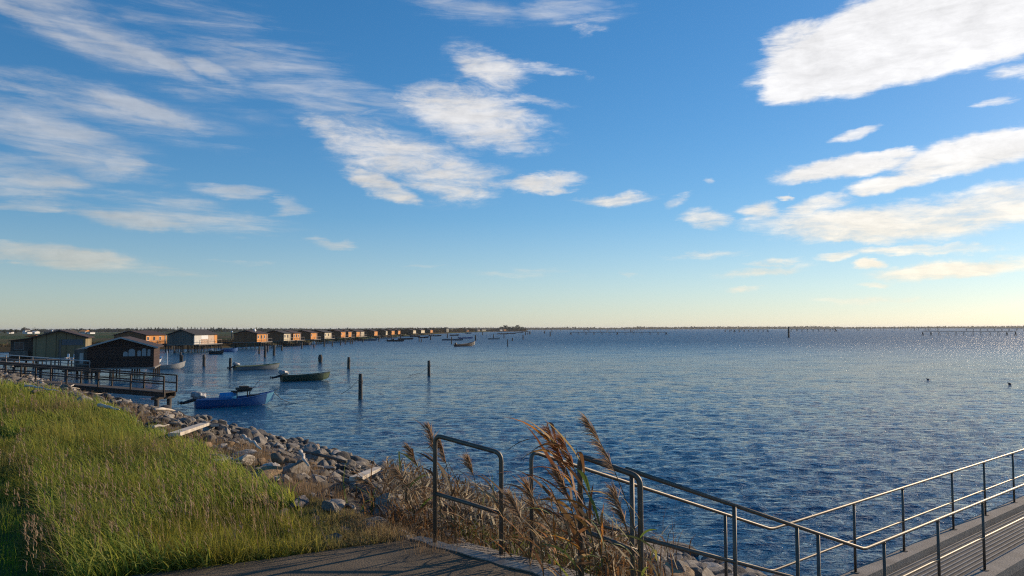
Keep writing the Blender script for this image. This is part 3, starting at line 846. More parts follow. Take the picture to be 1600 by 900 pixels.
tag(o, 'grey and tan broken stones filling the embankment between the larger rocks', 'rubble', kind='stuff')

# ------------------------------------------------------------------ driftwood
def walk_near(x, y):
    rx, ry = x-Fc.x, y-Fc.y; al = rx*U2.x+ry*U2.y; ac = rx*Wd.x+ry*Wd.y
    return -5 < al < 30 and -.5 < ac < 1.9
def gz(x, y): return float(ground_h(np.array([x]), np.array([y]))[0])
def plank(pxa, pya, pxb, pyb, w, th, label, mt, lift=.28, name='driftwood_plank', shape='plank'):
    def hit(px, py):
        z = 1.0
        for _ in range(12):
            p = at(px, py, z); z = gz(p.x, p.y)+lift
        return Vector((p.x, p.y, z))
    a, b_ = hit(pxa, pya), hit(pxb, pyb)
    mb = MB()
    if shape == 'plank': mb.beam(a, b_, w, th)
    else:
        pts = []; n_ = 8
        for k in range(n_+1):
            q = a.lerp(b_, k/n_); q += Vector((g.uniform(-1, 1), g.uniform(-1, 1), g.uniform(-.4, 1)))*(w*.16 if 0 < k < n_ else 0); pts.append(q)
        mb.tube(pts, [w*(.26-.17*k/n_)*g.uniform(.85, 1.15) for k in range(n_+1)], 8)
    o = mb.build(name, MT[mt], smooth=(shape != 'plank'), origin=(a+b_)/2)
    tag(o, label, 'driftwood', 'driftwood on the rocks')
plank(272, 679, 320, 663, .19, .06, 'broad pale plank washed up on the rocks below the blue boat', 'drift')
plank(556, 749, 592, 733, .17, .05, 'pale board leaning on dark rocks beside the brown reeds', 'drift')
plank(603, 785, 622, 776, .12, .05, 'short pale offcut lying low among the dark rocks near the guard frame', 'drift', .2)
plank(380, 682, 408, 703, .16, .12, 'thin pale pole slanting down across the rocks', 'drift', shape='log', name='driftwood_log')
plank(326, 659, 336, 665, .16, .05, 'short grey board tilted at the waterline beyond the broad plank', 'drift')
plank(426, 716, 462, 722, .28, .12, 'dark smooth log half buried in the stones', 'drift_dark', shape='log', name='driftwood_log')
plank(336, 722, 357, 717, .18, .05, 'pale flat board at the top of the stone bank by the dry grass', 'drift', .12)
plank(240, 668, 264, 664, .12, .1, 'thin bleached branch lying left of the broad plank', 'drift', shape='log', name='driftwood_branch')
plank(155, 633, 186, 640, .2, .1, 'bleached branch on the rocks under the lower footbridge', 'drift', shape='log', name='driftwood_branch')
plank(52, 612, 118, 606, .22, .14, 'long dark pole lying on the rocks where the lower footbridge lands', 'drift_dark', shape='log', name='driftwood_log')
plank(40, 603, 92, 611, .16, .1, 'pale pole crossing the dark pole where the lower footbridge lands', 'drift', shape='log', name='driftwood_log')
plank(470, 706, 482, 728, .16, .1, 'grey stump branch standing up from the rocks', 'drift', shape='log', name='driftwood_branch')
plank(596, 735, 640, 760, .13, .1, 'thin branch sloping down behind the brown reeds', 'drift_dark', shape='log', name='driftwood_branch')
plank(640, 757, 735, 790, .26, .1, 'long brown log behind the free standing guard frame', 'drift_dark', shape='log', name='driftwood_log')
plank(690, 790, 775, 812, .22, .1, 'weathered beam lying behind the middle rail of the free standing guard frame', 'drift_dark', .35)

# smaller washed-up sticks and boards
gd = random.Random(77)
for k in range(64):
    kk = gd.choices(range(1, len(seglen)), weights=seglen[1:])[0]; a, b_ = shore_pts[kk], shore_pts[kk+1]; p = a.lerp(b_, gd.random())
    nrm = Vector((-(b_-a).y, (b_-a).x)).normalized(); s_ = gd.uniform(.8, 8.2); x, y = p.x+nrm.x*s_, p.y+nrm.y*s_
    if y < 8 or bool(walk_near(x, y)): continue
    z = gz(x, y)+gd.uniform(.12, .3); q = visible_px(x, y, z)
    if q is None or not (0 < q[0] < 1150 and q[1] < 900): continue
    L_ = gd.uniform(.5, 1.9); th_ = math.atan2((b_-a).y, (b_-a).x)+gd.gauss(0, .6); v = Vector((math.cos(th_), math.sin(th_), gd.uniform(-.2, .25)))*L_/2
    c_ = Vector((x, y, z)); flat = gd.random() < .35; pale = gd.random() < .6
    mb = MB()
    if flat: mb.beam(c_-v, c_+v, gd.uniform(.07, .16), .035)
    else: mb.tube([c_-v, c_-v*.3+Vector((0, 0, gd.uniform(-.04, .08))), c_+v*.4+Vector((gd.uniform(-.08, .08), 0, gd.uniform(-.03, .08))), c_+v], [gd.uniform(.03, .07), gd.uniform(.03, .06), .035, .012], 7)
    o = mb.build('driftwood_board' if flat else 'driftwood_stick', MT['drift' if pale else 'drift_dark'], smooth=not flat, origin=c_)
    bnd = 'low down' if s_ < 3 else 'halfway up' if s_ < 5.5 else 'near the grass'
    tag(o, f"{'long' if L_ > 1.3 else 'short' if L_ < .8 else 'slim'} {'bleached' if pale else 'dark'} {'board' if flat else 'stick'} among the rocks {bnd} {landmark(x, y)}", 'driftwood', 'driftwood on the rocks')
# ------------------------------------------------------------------ grass and reeds (masses nobody could count)
def blades(n, px_, py_, pz, hgt, wid, lean, leandir, colb, colt, curl=.35, seg=3):
    """thin tapering blades; arrays of length n; returns V, quads, tris, colours"""
    ex = nr.uniform(1.2, 3.0, n); curl = curl*nr.uniform(.4, 2.4, n)
    kx = nr.normal(0, .13, n); ky = nr.normal(0, .13, n)
    az = leandir; dx, dy = np.cos(az), np.sin(az)
    fa = nr.uniform(0, 2*np.pi, n); wx, wy = np.cos(fa)*wid/2, np.sin(fa)*wid/2
    V = []; C = []
    for k in range(seg+1):
        t = k/seg
        out = lean*hgt*(t**ex); z = hgt*(t-np.minimum(curl*lean, 1.1)*t**(ex+.6))
        wob = hgt*t*(1-t)*2; cx = px_+dx*out+kx*wob; cy = py_+dy*out+ky*wob; cz = pz+z
        w = (1-t**1.6)
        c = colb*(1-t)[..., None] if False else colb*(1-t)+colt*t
        if k < seg:
            V.append(np.stack([cx-wx*w, cy-wy*w, cz], -1)); V.append(np.stack([cx+wx*w, cy+wy*w, cz], -1)); C += [c, c]
        else:
            V.append(np.stack([cx, cy, cz], -1)); C.append(c)
    nv = 2*seg+1
    V = np.stack(V, 1).reshape(-1, 3); C = np.stack(C, 1).reshape(-1, 3)
    b = (np.arange(n)*nv)[:, None]
    Q = np.concatenate([b+np.array([[2*k, 2*k+1, 2*k+3, 2*k+2]]) for k in range(seg-1)]) if seg > 1 else np.zeros((0, 4), int)
    T = b+np.array([[2*seg-2, 2*seg-1, 2*seg]])
    return V, Q, T, C
def sample_band(n, s0, s1, y0, y1, power=2.0, azmax=44):
    """points in the strip s0..s1 inland, denser towards the camera"""
    X = []; Y = []; SS = []
    tot = 0
    while tot < n:
        m = 200000
        r = (nr.uniform(0, 1, m))
        d = y0*(y1/y0)**r if power == 2.0 else y0+(y1-y0)*r**1.5
        a = np.radians(nr.uniform(-azmax, 20, m)); x = d*np.sin(a); y = d*np.cos(a)
        s = signed(x, y); ok = (s > s0) & (s < s1)
        X.append(x[ok]); Y.append(y[ok]); SS.append(s[ok]); tot += ok.sum()
    return np.concatenate(X)[:n], np.concatenate(Y)[:n], np.concatenate(SS)[:n]
# polygon of the platform and the walkway: nothing grows there
PP = np.array([(p.x, p.y) for p in plat])
def in_poly(x, y, PPx):
    ins = np.zeros(x.shape, bool)
    for i in range(len(PPx)):
        ax, ay = PPx[i]; bx, by = PPx[(i+1) % len(PPx)]
        if ay == by: continue
        ins ^= ((ay > y) != (by > y)) & (x < (bx-ax)*(y-ay)/(by-ay)+ax)
    return ins
def walkway_mask(x, y, pad=.1):
    rx, ry = x-Fc.x, y-Fc.y
    al = rx*U2.x+ry*U2.y; ac = rx*Wd.x+ry*Wd.y
    return (al > -4.4) & (al < 30) & (ac > -.14-pad) & (ac < 1.32+pad)
def colmix(a, b, t): return np.asarray(a)[None]*(1-t[:, None])+np.asarray(b)[None]*t[:, None]
def grass_obj(name, label, parts):
    V = []; Q = []; T = []; C = []; n0 = 0
    for v, q, t_, c in parts:
        V.append(v); Q.append(q+n0); T.append(t_+n0); C.append(c); n0 += len(v)
    Qs = np.concatenate(Q); F = ([Qs] if len(Qs) else [])+[np.concatenate(T)]
    me = np_mesh(name, np.concatenate(V), F, MT['leaf'], np.concatenate(C))
    o = bpy.data.objects.new(name, me); col.objects.link(o); tag(o, label, kind='stuff'); return o
# tall green grass along the shoulder of the bank
def tall():
    n = 230000
    x, y, s = sample_band(n, 7.9, 13.4, 6.3, 85)
    d = np.hypot(x, y)
    # ragged edges
    e1_ = 8.9+1.2*sstep(12, 26, y)+.8*(vnoise(x, y, 2.3, 31)-.5)*2; e2_ = 11.5+1.0*sstep(12, 26, y)+.9*(vnoise(x, y, 1.6, 32)-.5)*2
    ok = (s > e1_) & (s < e2_) & ~in_poly(x, y, PP) & ~walkway_mask(x, y) & ~((x > -1.0) & (y < 12))
    x, y, s, d, e1_, e2_ = (q[ok] for q in (x, y, s, d, e1_, e2_)); n = len(x)
    z = ground_h(x, y, s)-.02
    tuft = vnoise(x, y, .55, 33); big = vnoise(x, y, 2.6, 34)
    tuft2 = vnoise(x, y, .23, 35); h = (.08+.30*tuft**1.4+.26*big**1.6+.16*tuft2)*nr.uniform(.6, 1.15, n)
    h *= .4+.6*np.clip((e2_-s)/.8, 0, 1); h *= .3+.7*np.clip((s-e1_)/1.1, 0, 1)
    wid = np.maximum(.008, d*.0007)*nr.uniform(.5, 1.6, n)
    ld = R(180)+nr.normal(0, 1.6, n)+3.5*(vnoise(x, y, 1.2, 36)-.5)
    lean = np.clip(nr.normal(.65, .45, n), 0, 1.8)
    dry = np.clip(vnoise(x, y, 1.3, 37)*1.5-.86+np.clip(1-(s-e1_)/.6, 0, 1)*.6+nr.normal(0, .16, n), 0, 1)
    gcol = colmix((.04, .085, .014), (.31, .27, .04), np.clip(vnoise(x, y, 1.9, 38)*.6+tuft2*.4+nr.normal(0, .18, n), 0, 1))*nr.uniform(.5, 1.35, n)[:, None]
    dcol = colmix((.24, .155, .075), (.36, .26, .14), nr.uniform(0, 1, n))*nr.uniform(.6, 1.15, n)[:, None]
    c = gcol*(1-dry)[:, None]+dcol*dry[:, None]
    return blades(n, x, y, z, h, wid, lean, ld, c*.65, c*1.3)  # tips naturally paler, lightened further as sunlit highlights in the colour; bases darker
# thin dry seed stalks standing out of it
def stalks():
    n = 850
    x, y, s = sample_band(n, 9.5, 11.8, 6.5, 60)
    ok = ~in_poly(x, y, PP) & ~walkway_mask(x, y) & (x < -.9) & (vnoise(x, y, 2.0, 41) > .5)
    x, y, s = x[ok], y[ok], s[ok]; n = len(x); d = np.hypot(x, y)
    z = ground_h(x, y, s)
    h = nr.uniform(.35, .7, n); wid = np.maximum(.005, d*.00042)
    c = colmix((.20, .12, .06), (.36, .25, .13), nr.uniform(0, 1, n))
    st = blades(n, x, y, z, h, wid, np.clip(nr.normal(.35, .15, n), .05, .8), R(190)+nr.normal(0, .5, n), c, c)
    # a loose seed head on every stalk
    tip = st[0].reshape(n, -1, 3)[:, -1]; m = 6; T = np.repeat(tip, m, 0); nn = len(T); dd = np.hypot(T[:, 0], T[:, 1])
    T[:, 2] -= nr.uniform(.0, .14, nn); ch = colmix((.22, .13, .08), (.40, .29, .18), nr.uniform(0, 1, nn))
    hd = blades(nn, T[:, 0], T[:, 1], T[:, 2], nr.uniform(.03, .08, nn), np.maximum(.007, dd*.0009), np.clip(nr.normal(.7, .3, nn), 0, 1.5), R(190)+nr.normal(0, .8, nn), ch, ch)
    V = np.concatenate([st[0], hd[0]]); o_ = len(st[0])
    return V, np.concatenate([st[1], hd[1]+o_]), np.concatenate([st[2], hd[2]+o_]), np.concatenate([st[3], hd[3]])
def broad():
    n = 34000
    x, y, s = sample_band(n, 9.2, 11.6, 6.5, 45)
    ok = ~in_poly(x, y, PP) & ~walkway_mask(x, y) & (x < -1.1) & (vnoise(x, y, 2.2, 44) > .3)
    x, y, s = x[ok], y[ok], s[ok]; n = len(x); d = np.hypot(x, y)
    z = ground_h(x, y, s)
    h = nr.uniform(.16, .5, n); wid = np.maximum(.016, d*.0010)*nr.uniform(.7, 1.3, n)
    c = colmix((.10, .16, .02), (.34, .33, .06), nr.uniform(0, 1, n))
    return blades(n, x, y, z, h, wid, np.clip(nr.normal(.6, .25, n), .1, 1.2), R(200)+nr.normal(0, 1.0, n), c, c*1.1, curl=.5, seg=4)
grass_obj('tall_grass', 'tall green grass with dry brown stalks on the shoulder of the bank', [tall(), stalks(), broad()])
# mown lawn near the camera
def lawn_b():
    n = 120000
    r = 3.2*(26/3.2)**nr.uniform(0, 1, n); a = np.radians(nr.uniform(-60, -8, n)); x = r*np.sin(a); y = r*np.cos(a); s = signed(x, y)
    ok = (s > 10.2) & ~in_poly(x, y, PP); x, y, s = x[ok], y[ok], s[ok]; n = len(x); d = np.hypot(x, y)
    z = ground_h(x, y, s)-.01
    h = (.05+.09*vnoise(x, y, .5, 51)+.10*(vnoise(x, y, .28, 52) > .72))*nr.uniform(.6, 1.3, n)
    wid = np.maximum(.005, d*.0007)*nr.uniform(.7, 1.4, n)
    dry = np.clip(vnoise(x, y, .7, 53)*1.3-.62+nr.normal(0, .15, n), 0, 1)
    c = colmix((.12, .21, .012), (.30, .32, .03), vnoise(x, y, 1.3, 54))*nr.uniform(.65, 1.3, n)[:, None]
    c = c*(1-dry)[:, None]+np.array([.17, .13, .06])[None]*dry[:, None]
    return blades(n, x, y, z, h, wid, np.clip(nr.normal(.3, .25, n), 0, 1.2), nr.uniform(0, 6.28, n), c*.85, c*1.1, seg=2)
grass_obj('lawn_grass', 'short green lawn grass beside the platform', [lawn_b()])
# dried reed bed below the platform's edge
def reed_bed():
    out = []
    n = 21000
    x = nr.uniform(-3.2, 3.4, n); y = nr.uniform(5.6, 13.5, n); s = signed(x, y)
    cl = vnoise(x, y, .5, 61)
    edge = (x-e0.x)*en.x+(y-e0.y)*en.y            # distance beyond the platform's edge
    pxx = x/y*1209+800; ok = (edge > .42) & (s > 5.2) & (pxx < 985+45*nr.normal(0, 1, n)) & (pxx > 600+28*nr.normal(0, 1, n)) & ~((pxx < 720) & (edge > 1.5)) & ~in_poly(x, y, PP) & (cl > .34) & (edge < 3.4) & ~((x < -1.4) & (edge > 2.2))
    # keep the opening between the guard frames lower
    x, y, s, edge = x[ok], y[ok], s[ok], edge[ok]; n = len(x)
    z = ground_h(x, y, s); z = np.where(walkway_mask(x, y), np.maximum(z, 2.6), z)
    green = (vnoise(x, y, .9, 62) > .62) & (nr.uniform(0, 1, n) < .5)
    h = nr.uniform(.25, .85, n)*(.6+.7*vnoise(x, y, .8, 63))
    wid = nr.uniform(.005, .026, n)
    c = colmix((.05, .026, .012), (.27, .145, .06), nr.uniform(0, 1, n)**1.5)
    pale = nr.uniform(0, 1, n) < .10; c[pale] = colmix((.42, .34, .22), (.55, .47, .33), nr.uniform(0, 1, pale.sum()))
    c[green] = colmix((.07, .12, .02), (.15, .18, .035), nr.uniform(0, 1, green.sum()))
    return blades(n, x, y, z-.03, h, wid, np.clip(nr.normal(.75, .45, n), 0, 1.9), R(175)+nr.normal(0, 1.5, n), c*.9, c*1.15, curl=.55, seg=4)
def thatch():
    # broken, lying leaves
    n = 13000
    x = nr.uniform(-3.2, 3.0, n); y = nr.uniform(5.6, 12.5, n); s = signed(x, y)
    edge = (x-e0.x)*en.x+(y-e0.y)*en.y
    ok = (edge > .36) & (s > 5.0) & (edge < 3.0) & (x/y*1209+800 < 1000) & (x/y*1209+800 > 600)
    x, y, s = x[ok], y[ok], s[ok]; n = len(x)
    z = ground_h(x, y, s)+nr.uniform(0, .6, n)
    c = colmix((.08, .045, .02), (.55, .46, .31), nr.uniform(0, 1, n)**2.5)
    return blades(n, x, y, z, nr.uniform(.12, .34, n), nr.uniform(.008, .026, n), nr.uniform(1.0, 2.4, n), nr.uniform(0, 6.28, n), c, c, curl=.5, seg=3)
grass_obj('reed_bed', 'dry brown reed bed tangled below the edge of the platform', [reed_bed(), thatch()])
# sparse dry weeds on the upper part of the stone bank
def weeds():
    n = 26000
    x, y, s = sample_band(n, 7.0, 9.1, 7, 75)
    ok = (vnoise(x, y, 1.1, 71) > .50+.2*(9-s)/2.5) & ~walkway_mask(x, y); x, y, s = x[ok], y[ok], s[ok]; n = len(x); d = np.hypot(x, y)
    z = ground_h(x, y, s)
    c = colmix((.12, .075, .04), (.30, .21, .12), nr.uniform(0, 1, n))
    return blades(n, x, y, z, nr.uniform(.08, .28, n), np.maximum(.004, d*.00045), np.clip(nr.normal(.4, .3, n), 0, 1.2), nr.uniform(0, 6.28, n), c, c*1.1, seg=2)
grass_obj('dry_weeds', 'sparse dry brown weeds between the upper stones of the bank', [weeds()])

# ------------------------------------------------------------------ single reeds that stand out
def col_mesh(name, V, Fq, C):
    me = bpy.data.meshes.new(name); me.from_pydata(V, [], Fq); me.materials.append(MT['leaf'])
    ca = me.color_attributes.new('Col', 'FLOAT_COLOR', 'POINT'); ca.data.foreach_set('color', np.array([(*c, 1) for c in C], np.float32).ravel())
    return me
def strip(a, dirv, length, width, droop, c, seg=7, twist=0.0, c2=None):
    """a leaf: pointed strip starting at a"""
    V = []; F_ = []; C_ = []
    d = Vector(dirv).normalized(); p = Vector(a); sd = d.cross(Vector((0, 0, 1)))
    sd = sd.normalized() if sd.length > .05 else Vector((1, 0, 0))
    if twist: sd = Matrix.Rotation(twist, 3, d) @ sd
    for k in range(seg+1):
        t = k/seg; w = width*(.35+1.3*t if t < .4 else .87*(1-(t-.4)/.6)**.8)/2*1.1
        V += [tuple(p-sd*w), tuple(p+sd*w)]; cc = c if c2 is None else tuple(c[i]*(1-t)+c2[i]*t for i in range(3)); C_ += [cc, cc]
        if k: F_.append((2*k-2, 2*k-1, 2*k+1, 2*k))
        d = (d+Vector((0, 0, -droop/seg))+Vector((g.uniform(-.05, .05), g.uniform(-.05, .05), 0))).normalized(); p = p+d*length/seg
    return V, F_, C_
def reed(base, tip, nleaf, label, cols, plume=.32, thick=.006, plume_col=(.25, .17, .105), leaf_len=.5, leafbias=None, low=.25, lw=.024):
    base = Vector(base); tip = Vector(tip); t = empty('reed_plant', base); tag(t, label, 'reed', 'tall reeds beside the handrails')
    L_ = (tip-base).length; bend = Vector(((tip-base).x, (tip-base).y, 0))
    pts = []
    for k in range(13):
        u = k/12; q = Vector((0, 0, (tip-base).z*u))+bend*(u**2.2); pts.append(q)
    V = []; F_ = []; C_ = []
    mb = MB().tube(pts, [thick*(1-.6*k/12) for k in range(13)], 6)
    me = col_mesh('stem', mb.v, mb.f, [tuple(c*g.uniform(.8, 1.1) for c in (.19, .14, .07)) for _ in mb.v])
    o = bpy.data.objects.new('stem', me); col.objects.link(o); o.parent = t
    for k in range(nleaf):
        u = low+(.93-low)*k/max(1, nleaf-1)+g.uniform(-.03, .03); u = min(.95, u)
        i = min(11, int(u*12)); q = pts[i].lerp(pts[i+1], u*12-i)
        a_ = (leafbias if leafbias is not None else R(180))+g.gauss(0, .9)
        v, f, c = strip(q, (math.cos(a_)*.7, math.sin(a_)*.7, g.uniform(.7, 1.4)), leaf_len*g.uniform(.6, 1.2), lw*g.uniform(.7, 1.3), g.uniform(.5, 1.9), g.choice(cols), twist=g.uniform(-.9, .9))
        o = bpy.data.objects.new('leaf', col_mesh('leaf', v, f, c)); col.objects.link(o); o.parent = t
    if plume:
        V = []; F_ = []; C_ = []
        for k in range(150):
            u = 1-plume/L_*g.random(); i = min(11, int(u*12)); q = pts[i].lerp(pts[i+1], u*12-i)
            fr = (1-u)*L_/plume
            dr = (pts[12]-pts[10]).normalized()*1.5+Vector((g.gauss(0, .38)-.30, g.gauss(0, .38), g.gauss(0, .3)))
            v, f, c = strip(q, dr, (.05+.10*math.sin(min(1, fr+.15)*2.6))*g.uniform(.6, 1.2), .007, .6, (lambda q_: tuple(x*q_ for x in plume_col))(g.uniform(.5, 1.8)), seg=3, twist=g.uniform(-2, 2))
            n_ = len(V); V += v; F_ += [tuple(j+n_ for j in ff) for ff in f]; C_ += c
        o = bpy.data.objects.new('plume', col_mesh('plume', V, F_, C_)); col.objects.link(o); o.parent = t
    return t
BR = [(.20, .10, .045), (.28, .17, .085), (.14, .075, .035), (.36, .26, .14)]
ORG = [(.42, .17, .035), (.20, .10, .04), (.15, .085, .04), (.30, .12, .03), (.22, .09, .04), (.48, .24, .05), (.20, .12, .05)]
GRN = [(.10, .15, .03), (.16, .19, .04), (.24, .22, .06), (.30, .22, .10)]
def rp(pxb, pyb, pxt, pyt, d, *a, **k):
    b_ = atd(pxb, pyb, d); b_.z = min(b_.z, gz(b_.x, b_.y)+.3); b_.z = gz(b_.x, b_.y) if not bool(walkway_mask(np.array([b_.x]), np.array([b_.y]))[0]) else max(gz(b_.x, b_.y), 1.6)
    return reed(b_, atd(pxt, pyt, d-.05), *a, **k)
rp(1012, 905, 917, 655, 5.6, 5, 'lone tall reed with a brown feathery plume standing above the long handrail', GRN+BR, plume=.42, low=.35, leafbias=R(150), leaf_len=.3)
rp(1000, 900, 962, 770, 5.2, 4, 'short reed with a curled dry head in front of the nearest guard frame', BR, plume=.22, low=.3, leaf_len=.3)
rp(925, 900, 858, 672, 5.9, 13, 'reed with dark orange leaves at the centre of the leaning clump', ORG, plume=.3, leaf_len=.55, low=.3, plume_col=(.22, .10, .05), lw=.034)
rp(935, 905, 880, 688, 5.8, 12, 'reed with bright orange leaf against the dark post of the nearest guard frame', ORG, plume=.22, leaf_len=.5, low=.35, plume_col=(.24, .11, .05), lw=.036)
rp(915, 905, 872, 735, 5.85, 11, 'shorter brown reed low in the leaning clump', BR+ORG, plume=.2, leaf_len=.5, low=.3, lw=.034)
rp(905, 900, 860, 762, 5.8, 11, 'lowest reed of the leaning clump with pale torn leaves', BR+ORG[:1], plume=.0, leaf_len=.5, low=.3, lw=.034)
rp(945, 905, 900, 700, 5.7, 9, 'upright reed with yellow green leaves in the leaning clump', ORG+GRN, plume=.0, leaf_len=.45, low=.3, lw=.03)
rp(690, 850, 672, 668, 7.6, 6, 'reed with a pinkish plume rising beside the top of the free standing guard frame', BR, plume=.26, leaf_len=.35, plume_col=(.26, .18, .12), low=.3)
rp(712, 850, 688, 690, 7.7, 7, 'reed with a yellow bent leaf inside the free standing guard frame', BR+GRN[1:2], plume=.22, leaf_len=.4, plume_col=(.25, .17, .11))
rp(755, 860, 733, 718, 7.8, 4, 'thin reed with a small head between the posts of the free standing guard frame', BR, plume=.16, leaf_len=.3)
rp(735, 850, 700, 722, 7.9, 6, 'leaning brown reed behind the free standing guard frame', BR, plume=.0, leaf_len=.4)
rp(660, 840, 620, 735, 8.4, 9, 'reed clump with green drooping leaves at the corner of the platform', GRN+BR, plume=.2, leaf_len=.5, leafbias=R(60), lw=.03)
rp(672, 845, 640, 700, 8.3, 7, 'thin reed with a dark head over the rocks at the corner of the platform', BR+GRN[:1], plume=.18, leaf_len=.4)
rp(650, 850, 632, 760, 8.0, 8, 'low brown reed at the very corner of the platform', BR, plume=.0, leaf_len=.45, leafbias=R(30))
rp(610, 850, 560, 745, 9.5, 5, 'slim reed leaning over the tall green grass', BR, plume=.2, leaf_len=.35)
rp(800, 880, 770, 765, 7.0, 8, 'bushy brown reed just beyond the free standing guard frame', BR, plume=.0, leaf_len=.45)
rp(830, 900, 800, 775, 6.6, 9, 'brown reed with feathery top in the gap between the two guard frames', BR+ORG[:1], plume=.2, leaf_len=.45)
rp(850, 905, 826, 760, 6.3, 9, 'brown reed leaning on the first post of the long handrail', BR, plume=.2, leaf_len=.45)
rp(880, 905, 850, 800, 5.9, 9, 'low rusty reed below the leaning clump', ORG+BR, plume=.0, leaf_len=.4)
for (a1, b1_, a2, b2_, lab) in ((915, 905, 868, 812, 'arching green reed leaf shoot below the leaning clump'), (1000, 910, 1000, 800, 'green reed shoot beside the doubled handrail posts'), (1035, 915, 1020, 845, 'small green reed shoot beside the stones under the long handrail'), (960, 910, 930, 800, 'green and brown reed shoot between the clump and the doubled posts')):
    rp(a1, b1_, a2, b2_, 5.3, 7, lab, GRN, plume=.0, leaf_len=.42, low=.15, lw=.022)
# ------------------------------------------------------------------ stilt huts
def window(t, x0, x1, y, z0, z1, axis='x', mf='white', panes=2):
    """framed window; axis x: on a wall facing -y at local y; axis y: on a wall facing +x at local x=y"""
    fr = MB(); pn = MB(); th = .05
    def bx(mb, a0, a1, b0, b1, c0, c1):
        if axis == 'x': mb.box(a0, a1, y-b1, y-b0, c0, c1)
        else: mb.box(y+b0, y+b1, a0, a1, c0, c1)
    w = .07
    bx(fr, x0, x1, .01, th, z0, z0+w); bx(fr, x0, x1, .01, th, z1-w, z1)
    bx(fr, x0, x0+w, .012, th+.002, z0+w, z1-w); bx(fr, x1-w, x1, .012, th+.002, z0+w, z1-w)
    for k in range(1, panes):
        c = x0+(x1-x0)*k/panes; bx(fr, c-.025, c+.025, .012, th, z0+w, z1-w)
    bx(pn, x0+w, x1-w, .014, .03, z0+w, z1-w)
    o = fr.build('window', MT[mf], t); p_ = pn.build('pane', MT['pane'], o)
    return o
def hut(cx, cy, W, L, zf, ze, zr, label, front='wood_brown', side='wood_orange', roof='roof_brown', rz=0.0, detail=2, nwin=2, platform=True, door=True, over=.35, bits=True, trim=None, stilts=(4, 4), fascia='roof_dark'):
    """origin = the near water-side corner at water level; the hut runs W to -x and L to +y"""
    t = empty('stilt_hut', (cx, cy, 0), rz); tag(t, label, 'hut', 'stilt huts along the lagoon shore')
    mb = MB()
    # front and back gable walls plus inner side as one shell, the water-side wall apart
    mb.hexa([(-W, 0, zf), (-.08, 0, zf), (-.08, .1, zf), (-W, .1, zf), (-W, 0, ze), (-.08, 0, ze), (-.08, .1, ze), (-W, .1, ze)])
    for y0 in (0, L-.1):
        mb.quad((-W, y0, ze), (0, y0, ze), (-W/2, y0, zr), (-W/2, y0, zr)) if False else None
        i = len(mb.v); mb.v += [(-W, y0, ze), (0, y0, ze), (-W/2, y0, zr), (-W, y0+.1, ze), (0, y0+.1, ze), (-W/2, y0+.1, zr)]
        for f in ((0, 1, 2), (5, 4, 3), (0, 3, 4, 1), (1, 4, 5, 2), (2, 5, 3, 0)): mb.f.append(tuple(i+q for q in f)); mb.m.append(0)
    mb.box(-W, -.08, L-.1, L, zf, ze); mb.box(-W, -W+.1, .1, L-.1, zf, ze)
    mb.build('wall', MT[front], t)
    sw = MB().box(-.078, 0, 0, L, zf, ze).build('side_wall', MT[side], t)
    # roof: two slabs with overhang
    mb = MB(); th = .09; sl = (zr-ze)/(W/2); ox = over; oy = over*1.1
    for sg in (-1, 1):
        xe = -W/2+sg*(W/2+ox); zE = ze-sl*ox
        a = [(-W/2, -oy), (xe, -oy), (xe, L+oy), (-W/2, L+oy)]
        zz = [zr, zE, zE, zr]
        pts = [(p[0], p[1], z+.01) for p, z in zip(a, zz)]; up = [(p[0], p[1], z+.01+th) for p, z in zip(a, zz)]
        if sg < 0: pts.reverse(); up.reverse()
        mb.hexa(pts+up)
    rf = mb.build('roof', MT[roof], t)
    if detail >= 2 or trim:
        mb = MB()
        for sg in (-1, 1):
            xe = -W/2+sg*(W/2+ox); zE = ze-sl*ox
            mb.beam((-W/2, -oy-.015, zr+.03), (xe, -oy-.015, zE+.03), .03, .16)
        mb.build('fascia', MT[trim or fascia], rf)
    # floor deck
    mb = MB().box(-W-.2, .15 if not platform else 1.2, -.25, L+.2, zf-.16, zf-.003)
    mb.build('deck', MT['wood_grey'] if detail else MT['wood_dark'], t)
    nx_, ny_ = stilts
    for i in range(nx_):
        for j in range(ny_):
            x = -W+.1+(W+(1.0 if platform else -.1))*i/(nx_-1); y = .0+(L-.1)*j/(ny_-1)
            MB().tube([(x, y, -1.3), (x+.02, y, zf-.15)], .09, 6).build('stilt', MT['wood_dark'], t)
    n = max(1, nwin); span = L/(n+.6) if not door else (L-1.4)/n
    for k in range(nwin):
        y0 = .35+k*span+.1; window(t, y0, min(L-.2, y0+min(1.05, span*.72)), 0.0, zf+.85, zf+1.75, 'y', 'white' if k % 2 == 0 or detail < 2 else 'wood_grey')
    if door and detail:
        d_ = MB().box(.01, .05, L-1.15, L-.35, zf+.02, zf+1.95).build('door', MT['wood_grey' if side != 'sheet' else 'rust'], t)
        MB().box(.05, .09, L-1.08, L-1.04, zf+.95, zf+1.05).build('handle', MT['black_plastic'], d_)
    if bits and platform and detail >= 1:
        # porch railing at the water side
        mb = MB()
        for k in range(4):
            y = .1+k*(L-.2)/3; mb.beam((1.12, y, zf), (1.12, y, zf+.85), .06, .06)
        mb.beam((1.12, 0, zf+.85), (1.12, L, zf+.85), .05, .07)
        mb.build('railing', MT['wood_grey'], t)
    return t
